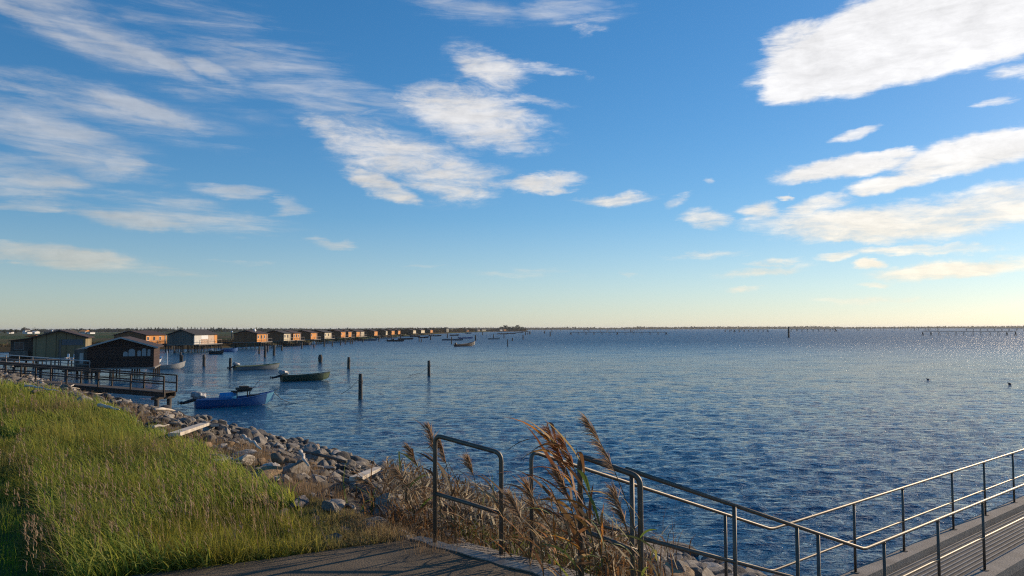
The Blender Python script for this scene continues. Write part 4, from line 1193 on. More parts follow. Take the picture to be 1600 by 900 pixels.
# row of huts: photo columns of the near corner and of the far end of the sunlit side
def rowd(px, X=-66.0): return -X*FPX/(800-px)
row = [  # px corner, px far, W, side, front, label, nwin
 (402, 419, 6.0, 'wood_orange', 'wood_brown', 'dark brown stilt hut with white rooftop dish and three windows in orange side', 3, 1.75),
 (444, 455, 5.6, 'wood_cream', 'wood_brown', 'dark stilt hut with pale cream sunlit side, just behind the hut with rooftop dish', 2, 1.7),
 (458.5, 470.5, 5.6, 'wood_orange', 'wood_brown', 'stilt hut with a wide orange side close behind the first cream sided hut', 3, 1.7),
 (486, 496, 6.2, 'wood_orange', 'wood_brown', 'long dark stilt hut with single window in its orange side, signpost in front', 1, 1.7),
 (507.5, 518.5, 6.0, 'wood_cream', 'wood_brown', 'stilt hut with broad bright cream side and two windows, fifth along the row', 2, 1.7),
 (533, 540.5, 7.0, 'wood_orange', 'wood_brown', 'wide stilt hut with narrow orange side just past the broad cream side', 1, 1.8),
 (544.5, 550, 5.6, 'wood_orange', 'wood_brown', 'small orange sided stilt hut tight behind the wide one', 1, 1.8),
 (557, 563, 5.6, 'wood_orange', 'wood_brown', 'stilt hut whose orange side touches the next pale one', 1, 1.8),
 (564, 569.5, 5.6, 'wood_cream', 'wood_brown', 'stilt hut with bright cream side and a white pipe, ninth along the row', 2, 1.8),
 (585, 590, 6.5, 'wood_orange', 'wood_brown', 'dark stilt hut with a small pale orange side after a long dark gap', 1, 1.8),
 (603, 605.5, 6.0, 'wood_cream', 'wood_brown', 'far stilt hut with only a sliver of cream side', 1, 1.8),
 (612, 616.5, 5.6, 'wood_orange', 'wood_brown', 'far stilt hut with square orange side before the twin gables', 1, 1.9),
 (622, 625.5, 5.6, 'wood_orange', 'wood_brown', 'far stilt hut with narrow orange side, twelfth along the row', 1, 1.9),
 (645.5, 650, 8.0, 'wood_cream', 'wood_brown', 'far stilt hut with pinkish pale side after the dark scrub', 1, 1.9),
 (658, 663.5, 6.0, 'wood_cream', 'wood_brown', 'far stilt hut with the widest white side in the distance', 1, 1.9),
 (672.5, 676, 6.0, 'wood_orange', 'wood_brown', 'far stilt hut with small tan side, last before the long dark thicket', 1, 1.9),
]
for i, (p0, p1, W, sd, fr, lab, nw, zf) in enumerate(row):
    d0, d1 = rowd(p0), rowd(p1)
    L_ = max(4.5, d1-d0)
    det = 2 if i < 5 else 1 if i < 9 else 0
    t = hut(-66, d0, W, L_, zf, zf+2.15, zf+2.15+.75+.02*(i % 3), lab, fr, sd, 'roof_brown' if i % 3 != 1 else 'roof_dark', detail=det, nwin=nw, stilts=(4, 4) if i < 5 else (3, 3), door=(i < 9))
    if i == 0:
        mb = MB(); c = Vector((-1.0, 1.0, 4.72))
        mb.tube([c+Vector((0, 0, -.55)), c], .03, 6); mb.build('dish_pole', MT['metal_rail'], t)
        mb = MB(); dv = Vector((.75, -.5, .3)).normalized()
        mb.tube([c+dv*.16, c+dv*.08, c, c-dv*.03], [.42, .36, .2, .04], 16); mb.build('rooftop_dish', MT['white'], t, smooth=True)
# far, tiny huts round the point
for (p0, p1, d_, W, H_, mt, lab) in ((697.5, 701, 830, 3.4, 5.2, 'wood_cream', 'tall narrow pale hut standing above the distant thicket'), (729, 732.5, 960, 8, 2.6, 'wood_orange', 'tiny distant hut with one pale orange side'), (746, 750, 1060, 6, 3.2, 'rust', 'tiny distant rusty hut beside the wide cream one'),
                                     (753, 759, 1090, 7, 3.4, 'wood_cream', 'tiny distant hut with wide cream side near the end of the row'), (781, 785, 1180, 7, 3, 'sheet', 'tiny distant grey hut near the point'), (787, 791, 1230, 7, 3.2, 'wood_orange', 'last tiny hut at the tip of the point')):
    a = atd(p0, 516, d_); b_ = atd(p1, 516, d_)
    L_ = (b_.x-a.x)/math.sin(R(38)); hut(a.x, d_, 5, L_, 1.3, 1.3+H_*.78, 1.3+H_, lab, 'wood_brown', mt, 'roof_dark', detail=0, nwin=1, stilts=(2, 2), door=False, rz=R(-38), over=.2)

# hut with grey walls and patched rusty side
a = rowd(305, -68.5)
t = hut(-68.5, 167, 5.6, 13.0, 1.8, 3.95, 4.95, 'grey boarded stilt hut with pale and rusty metal sheets on its sunlit side', 'wood_slate', 'sheet', 'roof_dark', detail=2, nwin=0, door=False, stilts=(5, 5))
for k, (y0, y1, z0, z1, mt) in enumerate(((0.2, 3.6, 1.85, 3.9, 'sheet'), (3.7, 7.6, 2.9, 3.92, 'white'), (3.7, 7.6, 1.85, 2.88, 'rust'), (7.7, 11.2, 1.85, 3.92, 'rust'), (11.3, 12.9, 1.85, 3.85, 'wood_orange'))):
    MB().box(.01, .04, y0, y1, z0, z1).build('metal_sheet', MT[mt], t)
# brown hut with the bright window band, behind the black hut
b2c = atd(228, 537, 184)
t = hut(b2c.x, 184, 7.6, 11, 1.6, 3.75, 4.7, 'brown stilt hut with bright orange window side, showing above the black hut roof', 'wood_brown', 'wood_orange', 'roof_brown', detail=2, nwin=3, door=True, stilts=(4, 4))

# black hut nearest to the pier
c_ = atd(240, 575, 82.5)
AZH = 33.0
t = hut(c_.x, c_.y, 6.3, 8.0, 1.05, 3.2, 4.15, 'black hut with arched white curtained windows and pale trim along its roof edge', 'wood_black', 'wood_black', 'roof_brown', rz=R(AZH)*.62, detail=2, nwin=0, door=False, platform=False, trim='pale_paint', over=.42, stilts=(4, 4), bits=False)
def arch_win(t, xc, w, z0, h, mt='curtain'):
    pts = [(xc-w/2, z0), (xc+w/2, z0)]
    for k in range(9):
        a_ = math.pi*k/8; pts.append((xc+math.cos(a_)*w/2, z0+h-w/2*.9+math.sin(a_)*w/2*.9))
    def shape(y0, y1, sc):
        mb = MB(); cx, cz = xc, z0+h/2
        q = [(cx+(x-cx)*sc, cz+(z-cz)*sc) for x, z in pts]; i = len(mb.v); n = len(q)
        mb.v += [(x, y0, z) for x, z in q]+[(x, y1, z) for x, z in q]
        mb.f.append(tuple(i+k for k in range(n))); mb.m.append(0); mb.f.append(tuple(i+n+k for k in reversed(range(n)))); mb.m.append(0)
        for k in range(n): mb.f.append((i+k, i+n+k, i+n+(k+1) % n, i+(k+1) % n)); mb.m.append(0)
        return mb
    o = shape(-.012, .01, 1.12).build('window', MT['wood_dark'], t); shape(-.03, .009, 1.0).build('curtain', MT[mt], o)
for xc, w, h in ((-2.72, .44, .5), (-2.12, .62, .78), (-1.42, .34, .6), (-.95, .42, .82), (-.48, .28, .72)): arch_win(t, xc, w, 2.22, h)
# lean-to porch at its landward side
mb = MB().box(-7.6, -6.35, .9, 6.5, 1.05, 3.0); mb.build('porch_wall', MT['wood_slate'], t)
MB().box(-7.1, -6.75, .86, .9, 1.5, 2.6).build('porch_door', MT['sheet'], t)

# ochre hut at the bank, with lean-to and dim window
c0 = atd(133, 560, 108)
t = hut(c0.x, 108, 6.3, 6.5, 1.25, 4.0, 4.9, 'ochre grey panelled hut with brown roof and lean-to behind the white topped railing', 'wood_ochre', 'wood_ochre', 'roof_brown', detail=2, nwin=0, door=False, platform=False, over=.4, stilts=(4, 3), bits=False, rz=R(22))
MB().box(-2.9, -.3, -.03, -.006, 2.9, 3.7).build('dark_panel', mat('slate_blue_panel', (.07, .085, .10), (.10, .12, .14), 2, .6), t)
MB().box(-3.25, -2.95, -.035, -.004, 1.3, 3.7).build('door', MT['wood_slate'], t)
lt = MB().hexa([(-9.0, .4, 1.25), (-6.35, .4, 1.25), (-6.35, 4.5, 1.25), (-9.0, 4.5, 1.25), (-9.0, .4, 3.55), (-6.35, .4, 3.9), (-6.35, 4.5, 3.9), (-9.0, 4.5, 3.55)]).build('lean_to', MT['wood_dark'], t)
window(lt, -8.6, -7.4, .4, 2.35, 3.35, 'x', 'wood_grey', 2)
MB().hexa([(-9.3, 0, 3.52), (-6.3, 0, 3.93), (-6.3, 4.9, 3.93), (-9.3, 4.9, 3.52), (-9.3, 0, 3.60), (-6.3, 0, 4.01), (-6.3, 4.9, 4.01), (-9.3, 4.9, 3.60)]).build('lean_to_roof', MT['roof_brown'], lt)
MB().box(-8.9, -6.9, -.2, .35, 1.5, 2.2).build('grey_box', MT['wood_slate'], lt)

# ------------------------------------------------------------------ footbridges
def bridge(pa, pb, w, label, rail_h=.85, deck_mt='wood_dark', posts=8, stilt_at=(), sides=(-1, 1), rail_mt='wood_dark', top_mt=None, deck_th=.22, stilt_r=.13, both_mid=True):
    t = empty('footbridge', (pb.x, pb.y, 0)); tag(t, label, 'footbridge')
    d = (pb-pa); n = Vector((-d.y, d.x, 0)).normalized()
    def loc(mb): return rel(mb, t.location)
    loc(MB().beam(pa-Vector((0, 0, deck_th*.3)), pb-Vector((0, 0, deck_th*.3)), w, .06)).build('deck', MT['wood_dark'], t)
    for s in (-1, 1):
        loc(MB().beam(pa+n*s*(w/2-.1)-Vector((0, 0, .22)), pb+n*s*(w/2-.1)-Vector((0, 0, .22)), .12, .24)).build('girder', MT[deck_mt], t)
    for s in sides:
        for k in range(posts+1):
            p = pa.lerp(pb, k/posts)+n*s*w/2
            loc(MB().beam(p-Vector((0, 0, .1)), p+Vector((0, 0, rail_h)), .08, .08)).build('railing_post', MT[rail_mt], t)
        a = pa+n*s*w/2; b_ = pb+n*s*w/2; up = Vector((0, 0, rail_h))
        loc(MB().beam(a+up, b_+up, .09, .08)).build('top_rail', MT[top_mt or rail_mt], t)
        loc(MB().beam(a+up*.5, b_+up*.5, .05, .07)).build('mid_rail', MT[rail_mt], t)
    for u in stilt_at:
        p = pa.lerp(pb, u)
        loc(MB().beam(p-n*(w/2+.35)-Vector((0, 0, .42)), p+n*(w/2+.35)-Vector((0, 0, .42)), .2, .18)).build('crossbeam', MT['wood_dark'], t)
        for s in (-1, 1):
            q = p+n*s*(w/2-.02)
            loc(MB().tube([Vector((q.x, q.y, min(-1.2, q.z-3))), q-Vector((0, 0, .5))], stilt_r, 8)).build('stilt', MT['post_bark'], t, smooth=True)
    return t
pb = at(266, 611, 1.30); pa = at(-25, 588, 2.02)
bridge(pa, pb, 1.15, 'lower wooden footbridge ending in the open above the water, with dark leaning rails', .92, posts=6, stilt_at=(.965, .63, .53, .12), stilt_r=.15)
pb2 = at(149, 576, 1.05); pa2 = at(-40, 561, 1.75)
bridge(pa2, pb2, 1.3, 'upper footbridge with pale painted top rail leading to the black hut', .8, posts=9, stilt_at=(.15, .4, .62, .82, .97), top_mt='sheet', rail_mt='wood_grey', sides=(-1,))
pb3 = atd(72, 558, 108); pa3 = atd(-40, 556, 112); pb3.z = pa3.z = 1.2
bridge(pa3, pb3, 1.6, 'dark plank walk behind the white topped railing, leading to the ochre hut', .7, posts=7, stilt_at=(.2, .5, .8), sides=(-1,))
# gangways from the bank to the huts of the row
gw = [(-68.5-5.6, 175, -84, 176, 'narrow plank gangway from the bank to the grey boarded hut'), (-72, 205, -86, 207, 'plank gangway from the bank to the hut with the rooftop dish'), (-71.6, 262, -84, 263, 'plank gangway from the bank to the fourth orange sided hut'), (-76, 192, -96, 190, 'plank gangway behind the brown hut with the bright window band')]
for x0, y0, x1, y1, lab in gw:
    bridge(Vector((x1, y1, 1.6)), Vector((x0, y0, 1.75)), 1.2, lab, .8, posts=5, stilt_at=(.2, .6, .9))
# things left standing on the upper footbridge side
def atz(px, py, d): return atd(px, py, d)

# ------------------------------------------------------------------ boats
def boat_proto(L, B, H, hull_mt, inner_mt, bow_rise=.5, accent=None, accent_from=.72, benches=(.3, .55), deck=True):
    """bow towards +x, origin amidships at the waterline"""
    ns = 18
    def half(t): return B/2*(0.78+.22*math.sin(min(1, t/.45)*math.pi/2)) if t < .45 else B/2*max(.015, (1-((t-.45)/.55)**2.3))
    def sheer(t): return H+bow_rise*max(0, (t-.25)/.75)**2.2+.04*(1-t)
    def keel(t): return -.10+(.42*bow_rise+.12)*max(0, (t-.62)/.38)**1.8
    def xs(t): return -L/2+L*t
    rings = []; inner = []
    for k in range(ns+1):
        t = k/ns; b = half(t); zs = sheer(t); zk = keel(t); x = xs(t); zk = min(zk, zs-.08)
        fl = .72
        xo = .14*max(0, (t-.8)/.2)
        rings.append([(x, -b, zs), (x-xo, -b*(fl+.1), zk+(zs-zk)*.35), (x-xo*1.6, -b*fl*.9, zk), (x-xo*1.6, b*fl*.9, zk), (x-xo, b*(fl+.1), zk+(zs-zk)*.35), (x, b, zs)])
        bi = max(.004, b-.05); zf = max(zk+.06, .09+0*t)
        zf = min(zf, zs-.05)
        inner.append([(x, -bi, zs), (x-xo, -bi*fl, zf), (x-xo, bi*fl, zf), (x, bi, zs)])
    mb = MB()
    i0 = 0; mb.v += [p for r_ in rings for p in r_]
    for k in range(ns):
        for j in range(5):
            a = k*6+j; mb.f.append((a, a+1, a+7, a+6)); mb.m.append(1 if accent and k/ns >= accent_from else 0)
    i1 = len(mb.v); mb.v += [p for r_ in inner for p in r_]
    for k in range(ns):
        for j in range(3):
            a = i1+k*4+j; mb.f.append((a+1, a, a+4, a+5)); mb.m.append(2)
        mb.f.append((k*6, (k+1)*6, i1+(k+1)*4, i1+k*4)); mb.m.append(2)
        mb.f.append((k*6+11, k*6+5, i1+k*4+3, i1+(k+1)*4+3)); mb.m.append(2)
    # transom
    mb.f.append((5, 4, 3, 2, 1, 0)); mb.m.append(0)
    mb.f.append((i1, i1+1, i1+2, i1+3)); mb.m.append(2)
    mb.f.append((0, i1, i1+3, 5)); mb.m.append(2)
    root = empty('moored_boat')
    mb.build('hull', [MT[hull_mt], MT[accent or hull_mt], MT[inner_mt]], root)
    gm = MB()
    for s in (-1, 1):
        gm.tube([(xs(k/ns), s*(half(k/ns)+.01), sheer(k/ns)+.01) for k in range(ns+1)], .028, 6)
    gm.build('gunwale', MT[inner_mt], root)
    for u in benches:
        MB().box(xs(u)-.12, xs(u)+.12, -half(u)+.05, half(u)-.05, sheer(u)-.16, sheer(u)-.12).build('bench', MT[inner_mt], root)
    if deck:
        mb = MB(); kk = range(14, ns+1); i = 0
        pts = [(xs(k/ns), -half(k/ns)*.98, sheer(k/ns)-.015) for k in kk]+[(xs(k/ns), half(k/ns)*.98, sheer(k/ns)-.015) for k in reversed(kk)]
        mb.v += pts; mb.f.append(tuple(range(len(pts)))); mb.m.append(0)
        low = [(p[0], p[1], p[2]-.03) for p in pts]; mb.v += low; n = len(pts); mb.f.append(tuple(n+k for k in reversed(range(n)))); mb.m.append(0)
        mb.build('bow_deck', MT[inner_mt], root)
    return root, xs, half, sheer
def outboard(root, xs, sheer, tilted=True, cover='plastic', s=1.0):
    """outboard motor tilted up at the stern, its head wrapped"""
    x = xs(0); z = sheer(0)
    m_ = MB(); m_.tube([(x+.02, 0, z+.05), (x-.28*s, 0, z-.05), (x-.62*s, 0, z-.16), (x-.82*s, 0, z-.14)], [.11*s, .09*s, .075*s, .06*s], 8)
    m_.tube([(x-.70*s, 0, z-.05), (x-.74*s, 0, z-.32)], [.05*s, .02*s], 6)
    for k in range(3):
        a_ = k*2.094; c = Vector((x-.88*s, 0, z-.14)); m_.beam(c, c+Vector((-.02, math.cos(a_)*.14*s, math.sin(a_)*.14*s)), .05*s, .02*s)
    o = m_.build('outboard_motor', MT['black_plastic'], root, smooth=False)
    bm = bmesh.new(); bmesh.ops.create_icosphere(bm, subdivisions=3, radius=1)
    for v in bm.verts:
        p = v.co; f = 1+mnoise.noise(p*2.4+Vector((s*3, 0, 0)))*.45+mnoise.noise(p*5)*.22
        v.co = Vector((p.x*.40*s*f+.06-p.z*.06, p.y*.22*s*f, p.z*.23*s*f*(1 if p.z > 0 else .8)))
        v.co += Vector((x+.10, 0, z+.22*s))
    me = bpy.data.meshes.new('motor_cover'); bm.to_mesh(me); bm.free(); me.materials.append(MT[cover])
    me.polygons.foreach_set('use_smooth', [True]*len(me.polygons))
    c = bpy.data.objects.new('motor_cover', me); col.objects.link(c); c.parent = o
def place_boat(pxs_, pxb_, py, label, proto_args, motor=True, cover='plastic', yaw=None, mscale=1.0, minL=None, toward=0.0, **kw):
    """pxs_/pxb_: photo columns of stern and bow, py: waterline row"""
    a = at(pxs_, py, 0); b_ = at(pxb_, py+toward, 0)
    d = b_-a; L_ = d.length
    hull, inner, H_, rise, B_ = proto_args
    root, xs, half, sheer = boat_proto(L_, B_, H_, hull, inner, rise, **kw)
    root.location = ((a.x+b_.x)/2, (a.y+b_.y)/2, 0); root.rotation_euler = (R(rnd.uniform(-1.5, 1.5)), 0, math.atan2(d.y, d.x))
    tag(root, label, 'boat', 'small boats moored on the lagoon')
    if motor: outboard(root, xs, sheer, cover=cover, s=mscale)
    return root, xs, half, sheer
# nearest blue boat
root, xs, half, sheer = place_boat(305, 429, 637, 'blue open boat with sunlit light blue bow and plastic wrapped motor, nearest to the rocks', ('blue_paint', 'blue_paint', .45, .42, 1.7), mscale=1.15, accent='blue_sunlit', accent_from=.88, toward=-6, benches=(.62,))
MB().tube([(xs(.985), 0, sheer(.985)+.02), (xs(1)+.32, 0, sheer(1)+.16)], [.07, .03], 8).build('stem_head', MT['drift'], root)
blue = root
def on_boat(root, lx, ly, lz): 
    bpy.context.view_layer.update(); return root.matrix_world @ Vector((lx, ly, lz))
# winch frame on the blue boat (fixed to it)
fr = MB(); X0 = xs(.50); X1 = xs(.66)
for x in (X0, X1):
    for y in (-.42, .42): fr.beam((x, y, .1), (x, y, .92), .06, .06)
for y in (-.42, .42): fr.beam((X0-.25, y, .90), (X1+.1, y, 1.0), .07, .07)
fr.beam((X0, -.5, .92), (X0, .5, .92), .06, .06); fr.beam((X1, -.5, .99), (X1, .5, .99), .06, .06)
f_ = fr.build('net_frame', MT['wood_dark'], root)
nb = MB(); nb.box(X0+.03, X1+.15, -.42, .42, 1.02, 1.17); nb.box(X0+.25, X1-.05, -.36, .36, 1.17, 1.27); nb.build('net_bundle', MT['wood_dark'], f_)
MB().tube([(X1+.1, .1, .9), (X1+.75, .2, 1.6)], .015, 5).build('tiller_rod', MT['wood_dark'], root)
MB().box(xs(.68), xs(.8), -.3, .25, .45, .7).build('fuel_box', MT['black_paint'], root)
p = on_boat(root, xs(.40), 0, .62)
rz = blue.rotation_euler.z; ax = Vector((math.cos(rz), math.sin(rz), 0)); L2 = .52
mb = MB(); R_ = .27
prof = [(-L2, .05), (-L2, .22), (-L2+.04, R_), (-.22, R_), (-.19, R_+.02), (-.16, R_), (.16, R_), (.19, R_+.02), (.22, R_), (L2-.04, R_), (L2, .22), (L2, .05)]
mb.tube([p+ax*u*.999+Vector((0, 0, 0.0001*k)) for k, (u, r_) in enumerate(prof)], [r_ for u, r_ in prof], 18)
o = mb.build('plastic_barrel', MT['blue_barrel'], smooth=True, origin=p); tag(o, 'bright blue plastic barrel lying on its side inside the nearest blue boat', 'barrel')
o = MB().tube([p+ax*(L2+.001), p+ax*(L2+.02)], .2, 16).build('barrel_lid', MT['curtain'], o) if False else None
place_boat(440, 516, 595.5, 'dark green boat with mossy bow and black motor wrapped in clear plastic', ('green_paint', 'green_paint', .48, .26, 1.6), mscale=1.2, accent='green_light', accent_from=.8, toward=-3)
place_boat(367, 437, 579, 'grey blue boat moored beside a tall post, its motor under a pale cover', ('grey_paint', 'green_light', .46, .24, 1.6), mscale=1.1, toward=-3)
r4 = place_boat(232, 290, 577.5, 'pale grey boat with high pointed bow sticking out beside the black hut', ('pale_paint', 'pale_paint', .45, .5, 1.6), motor=False, toward=-2)
MB().tube([(0, 0, .1), (0, 0, 2.3)], .035, 6).build('pole', MT['white'], r4[0])
place_boat(236, 252, 568, 'white bow of a boat just showing past the corner of the black hut', ('white', 'white', .5, .5, 1.4), motor=False, toward=-1)
far_boats = [
 (328, 350, 553.5, .0, 'black_paint', 'long low black boat tied along the patched grey hut'), (347, 372, 550, -.6, 'blue_paint', 'dark blue low boat just off the end of the patched grey hut'),
 (440, 470, 540.5, -.3, 'black_paint', 'dark boat lying under the cream sided hut'), (470, 486, 539.4, -.2, 'black_paint', 'short dark boat beside the signpost of the row'),
 (560, 589, 532.3, .2, 'grey_paint', 'grey boat lying off the orange sided huts'), (541, 566, 531.4, .1, 'black_paint', 'dark boat close under the bright cream hut'),
 (605, 632, 533.6, 0, 'black_paint', 'black boat with two seated shapes, lying farthest out from the middle of the row'), (622, 646, 530.6, -.2, 'black_paint', 'dark boat overlapping behind the black one'),
 (641, 657, 526.8, .0, 'black_paint', 'slim dark boat of a close pair before the dark scrub'), (654, 670, 528.0, 0, 'black_paint', 'darker boat of the close pair before the dark scrub'),
 (671, 690, 525.4, 0, 'black_paint', 'dark boat with piled gear beyond the close pair'), (691, 724, 532.0, 0, 'grey_paint', 'long flat grey blue boat lying across the view'),
 (717, 739, 529.2, -.2, 'blue_paint', 'blue boat nosing out behind the long flat grey one'), (703, 717, 524.6, 0, 'black_paint', 'dark boat with posts standing round it, near the thicket'),
 (711.5, 742.5, 541.3, -.9, 'black_paint', 'dark boat with sharply raised pale bow, alone in open water'), (763, 781, 530.3, 0, 'pale_paint', 'small white boat beside two thin posts'),
 (727, 737, 521.3, 0, 'grey_paint', 'tiny boat below the distant cream hut'), (777, 794, 522.3, 0, 'black_paint', 'distant dark boat with two humps of gear'), (793, 806, 521.6, 0, 'black_paint', 'distant low boat next to the one with two humps'),
 (806, 818, 520.2, 0, 'grey_paint', 'distant grey boat off the tip of the point'), (815, 826, 518.3, 0, 'black_paint', 'last dark boat off the tip of the point'),
]
for k, (p0, p1, py, tw, mt, lab) in enumerate(far_boats):
    rise = .85 if 'raised' in lab else .35
    r_ = place_boat(p0, p1, py, lab, (mt, 'pale_paint' if 'white' in lab else mt, .55 if py > 525 else .7, rise, 1.6), motor=(k % 2 == 0 and 'white' not in lab), cover='black_plastic' if k % 3 else 'plastic', toward=tw, deck=True, accent='pale_paint' if 'raised' in lab else None, accent_from=.93)
    if 'shapes' in lab or 'humps' in lab or 'gear' in lab or 'piled' in lab:
        mb = MB(); s_ = (p1-p0)*.02
        for u in (.35, .72):
            x = r_[1](u); mb.tube([(x-.3, 0, .2), (x-.1, 0, .8), (x+.15, 0, .95), (x+.4, 0, .3)], [.28, .32, .26, .1], 7)
        mb.build('gear_pile', MT['black_plastic'], r_[0])

# ------------------------------------------------------------------ mooring posts
posts = [  # px, top y, base y, width px, label
 (563.2, 584, 623, 7, 'thick weathered mooring post standing nearest, alone in open water'), (670.3, 563.3, 587.5, 5, 'mooring post with a slack rope, alone between the raft of huts and the open water'),
 (544.8, 558, 576, 5, 'dark round mooring post behind the thick nearest one'), (500.5, 554, 566.5, 5.5, 'short mooring post with a swollen middle beyond the green boat'),
 (318.7, 554, 572.5, 5, 'mooring post standing off the patched grey hut'), (359.6, 559.3, 577.8, 4.6, 'mooring post at the stern of the grey blue boat'),
 (281.8, 550, 566.5, 3, 'thin mooring post of the pair beside the pale grey boat'), (284.6, 554.5, 566.5, 3, 'shorter mooring post of the pair beside the pale grey boat'),
 (271.8, 541, 552, 2.2, 'slim pale mooring post between the pale grey boat and the patched hut'),
 (405, 541, 552.5, 3, 'mooring post with a slanting rope in front of the hut with the rooftop dish'), (414, 540, 558.3, 4, 'tall mooring post in front of the hut with the rooftop dish'),
 (418, 541, 549.5, 3, 'mooring post half hidden behind the tall one'), (428, 539, 555.5, 4.2, 'thick pale mooring post in front of the first cream hut'), (440.5, 540, 547.5, 3, 'short mooring post under the first cream hut'),
 (471.7, 535, 544, 2.4, 'short dark mooring post before the dark boats'), (490.6, 533, 543.2, 2.2, 'mooring post with a white plate on its head'), (506.6, 529, 541.4, 2.4, 'mooring post in front of the broad cream hut'),
 (519.2, 531.5, 540.8, 2.2, 'mooring post right after the broad cream hut'), (532, 531, 539.5, 2, 'mooring post under the wide orange sided hut'), (539.5, 529, 537.8, 2, 'slim mooring post after the wide orange sided hut'),
 (547.3, 529, 537.3, 2, 'mooring post close to a pair, past the small orange hut'), (550.6, 530, 537.0, 2, 'second mooring post of the pair past the small orange hut'), (567, 531, 535, 2, 'stubby mooring post below the bright cream hut'),
 (592, 525, 533.5, 1.6, 'mooring post at the bow of the grey boat'), (612.2, 523.5, 531.8, 1.8, 'mooring post behind the black boat'), (626, 521.5, 530.5, 1.8, 'mooring post rising from the dark overlapping boat'),
 (655, 527.5, 533.6, 1.6, 'one of two short mooring posts in front of the close pair of boats'), (658.3, 528.5, 534.4, 1.6, 'lower of two short mooring posts in front of the close pair of boats'), (673, 525.5, 531, 2.2, 'short dark mooring post beyond the close pair of boats'),
 (699, 521, 528.5, 2, 'mooring post above the long flat grey boat'), (705.5, 526, 537.3, 1.8, 'mooring post standing before the long flat grey boat'), (743, 523.5, 532.2, 2.6, 'thick mooring post past the bow of the blue boat'),
 (754, 518.5, 523.5, 1.5, 'tiny mooring post below the distant huts'), (771.2, 522, 528, 1.5, 'thin post rising behind the small white boat'), (787.5, 521.5, 528.3, 1.5, 'thin post beyond the small white boat'),
 (793.3, 530, 541.2, 1.7, 'slim mooring post alone in open water beyond the dark raised bow'), (800.5, 528, 532.7, 2, 'short stump post near the slim lone one'), (817.3, 523, 530.6, 1.9, 'mooring post off the tip of the point'),
 (821, 518.5, 523.7, 1.5, 'first of three close posts off the tip of the point'), (824.8, 519.5, 522.6, 1.5, 'middle of three close posts off the tip of the point'), (828, 517.3, 522.5, 2.2, 'thickest of three close posts off the tip of the point'),
 (850.7, 517.5, 521, 2, 'short stake left of the tall distant stake'), (859.6, 518, 525.4, 2, 'tall distant stake standing clear of the point'), (862.5, 515.8, 519, 1.2, 'thin distant stake behind the tall one'),
 (1232.3, 510.3, 527.4, 3.0, 'tall dark channel marker post far out before the distant shore'),
]
for px, ty, by, w, lab in posts:
    b_ = at(px, by, 0); q = atd(px, ty, b_.y); r_ = max(.07, w/2*b_.y/FPX*.92)
    h = q.z; mb = MB()
    lean = Vector((rnd.uniform(-.02, .02), rnd.uniform(-.02, .02), 0))*h
    k_ = [-1.5, 0.0, h*.3, h*.6, h-.04, h]
    mb.tube([Vector((0, 0, z))+lean*max(0, z)/h for z in k_], [r_*1.05, r_*1.05, r_*(1.3 if 'swollen' in lab else .98), r_*(1.4 if 'swollen' in lab else .96), r_*.93, r_*.82], 10)
    t = empty('mooring_post', (b_.x, b_.y, 0)); tag(t, lab, 'post', 'mooring posts in the lagoon')
    mb.build('shaft', MT['post_bark'], t, smooth=True)
    if by > 550 or 'rope' in lab:
        MB().tube([(math.cos(a_*.7)*r_*1.12, math.sin(a_*.7)*r_*1.12, h*.62+.012*a_) for a_ in range(20)], .02, 5).build('rope_turns', MT['rope'], t)
    if 'white plate' in lab: MB().box(-.35, .35, -.12, -.08, h-.9, h-.1).build('plate', MT['white'], t)
# ropes from posts / boats into the water
def rope(pts, lab):
    pts = [Vector(p) for p in pts]; o = MB().tube(pts, .018, 5).build('mooring_rope', MT['rope'], origin=pts[0]); tag(o, lab, 'rope', 'mooring ropes')
b_ = at(670.3, 587.5, 0); q = atd(668.5, 575, b_.y); rope([q+Vector((0, -.1, 0)), q+Vector((-.7, -.4, -.5)), q+Vector((-1.9, -.8, -.62))+Vector((0, 0, -q.z*.2))], 'slack rope hanging from the lone post towards the water')
b_ = at(563.2, 623, 0); q = atd(560, 594, b_.y); rope([q+Vector((0, -.1, 0)), q+Vector((-.5, -.3, -.55)), q+Vector((-1.1, -.6, -.95))], 'short rope hanging from the thick nearest post')
q = on_boat(blue, xs(.98), 0, sheer(.98)); e_ = at(452, 630, 0); rope([q, q.lerp(e_, .5)+Vector((0, 0, -.12)), e_+Vector((0, 0, .03)), e_+Vector((1.2, -.2, -.05))], 'bow rope of the nearest blue boat running down into the water')
b_ = at(405, 552.5, 0); q = atd(404, 545, b_.y); e_ = at(396, 557, 0); rope([q, q.lerp(e_, .5)+Vector((0, 0, -.15)), e_], 'slanting rope from a post before the hut with the rooftop dish')
# loose gear lying in the nearer boats
def oar(root, x0, x1, y, z, lab):
    a = on_boat(root, x0, y, z); b_ = on_boat(root, x1, y*.6, z+.04); d = (b_-a).normalized()
    mb = MB().tube([a, b_-d*.5], .022, 6); mb.beam(b_-d*.5, b_, .13, .02)
    o = mb.build('oar', MT['drift'], origin=a); tag(o, lab, 'oar')
BO = [o for o in col.objects if o.name.startswith('moored_boat')]
for o in BO:
    if o['label'].startswith('dark green boat'): oar(o, -1.4, 1.2, .35, .44, 'pale wooden oar lying along the dark green boat')
    if o['label'].startswith('grey blue boat moored'): oar(o, -1.2, 1.3, -.3, .42, 'pale wooden oar lying along the grey blue boat beside the tall post')
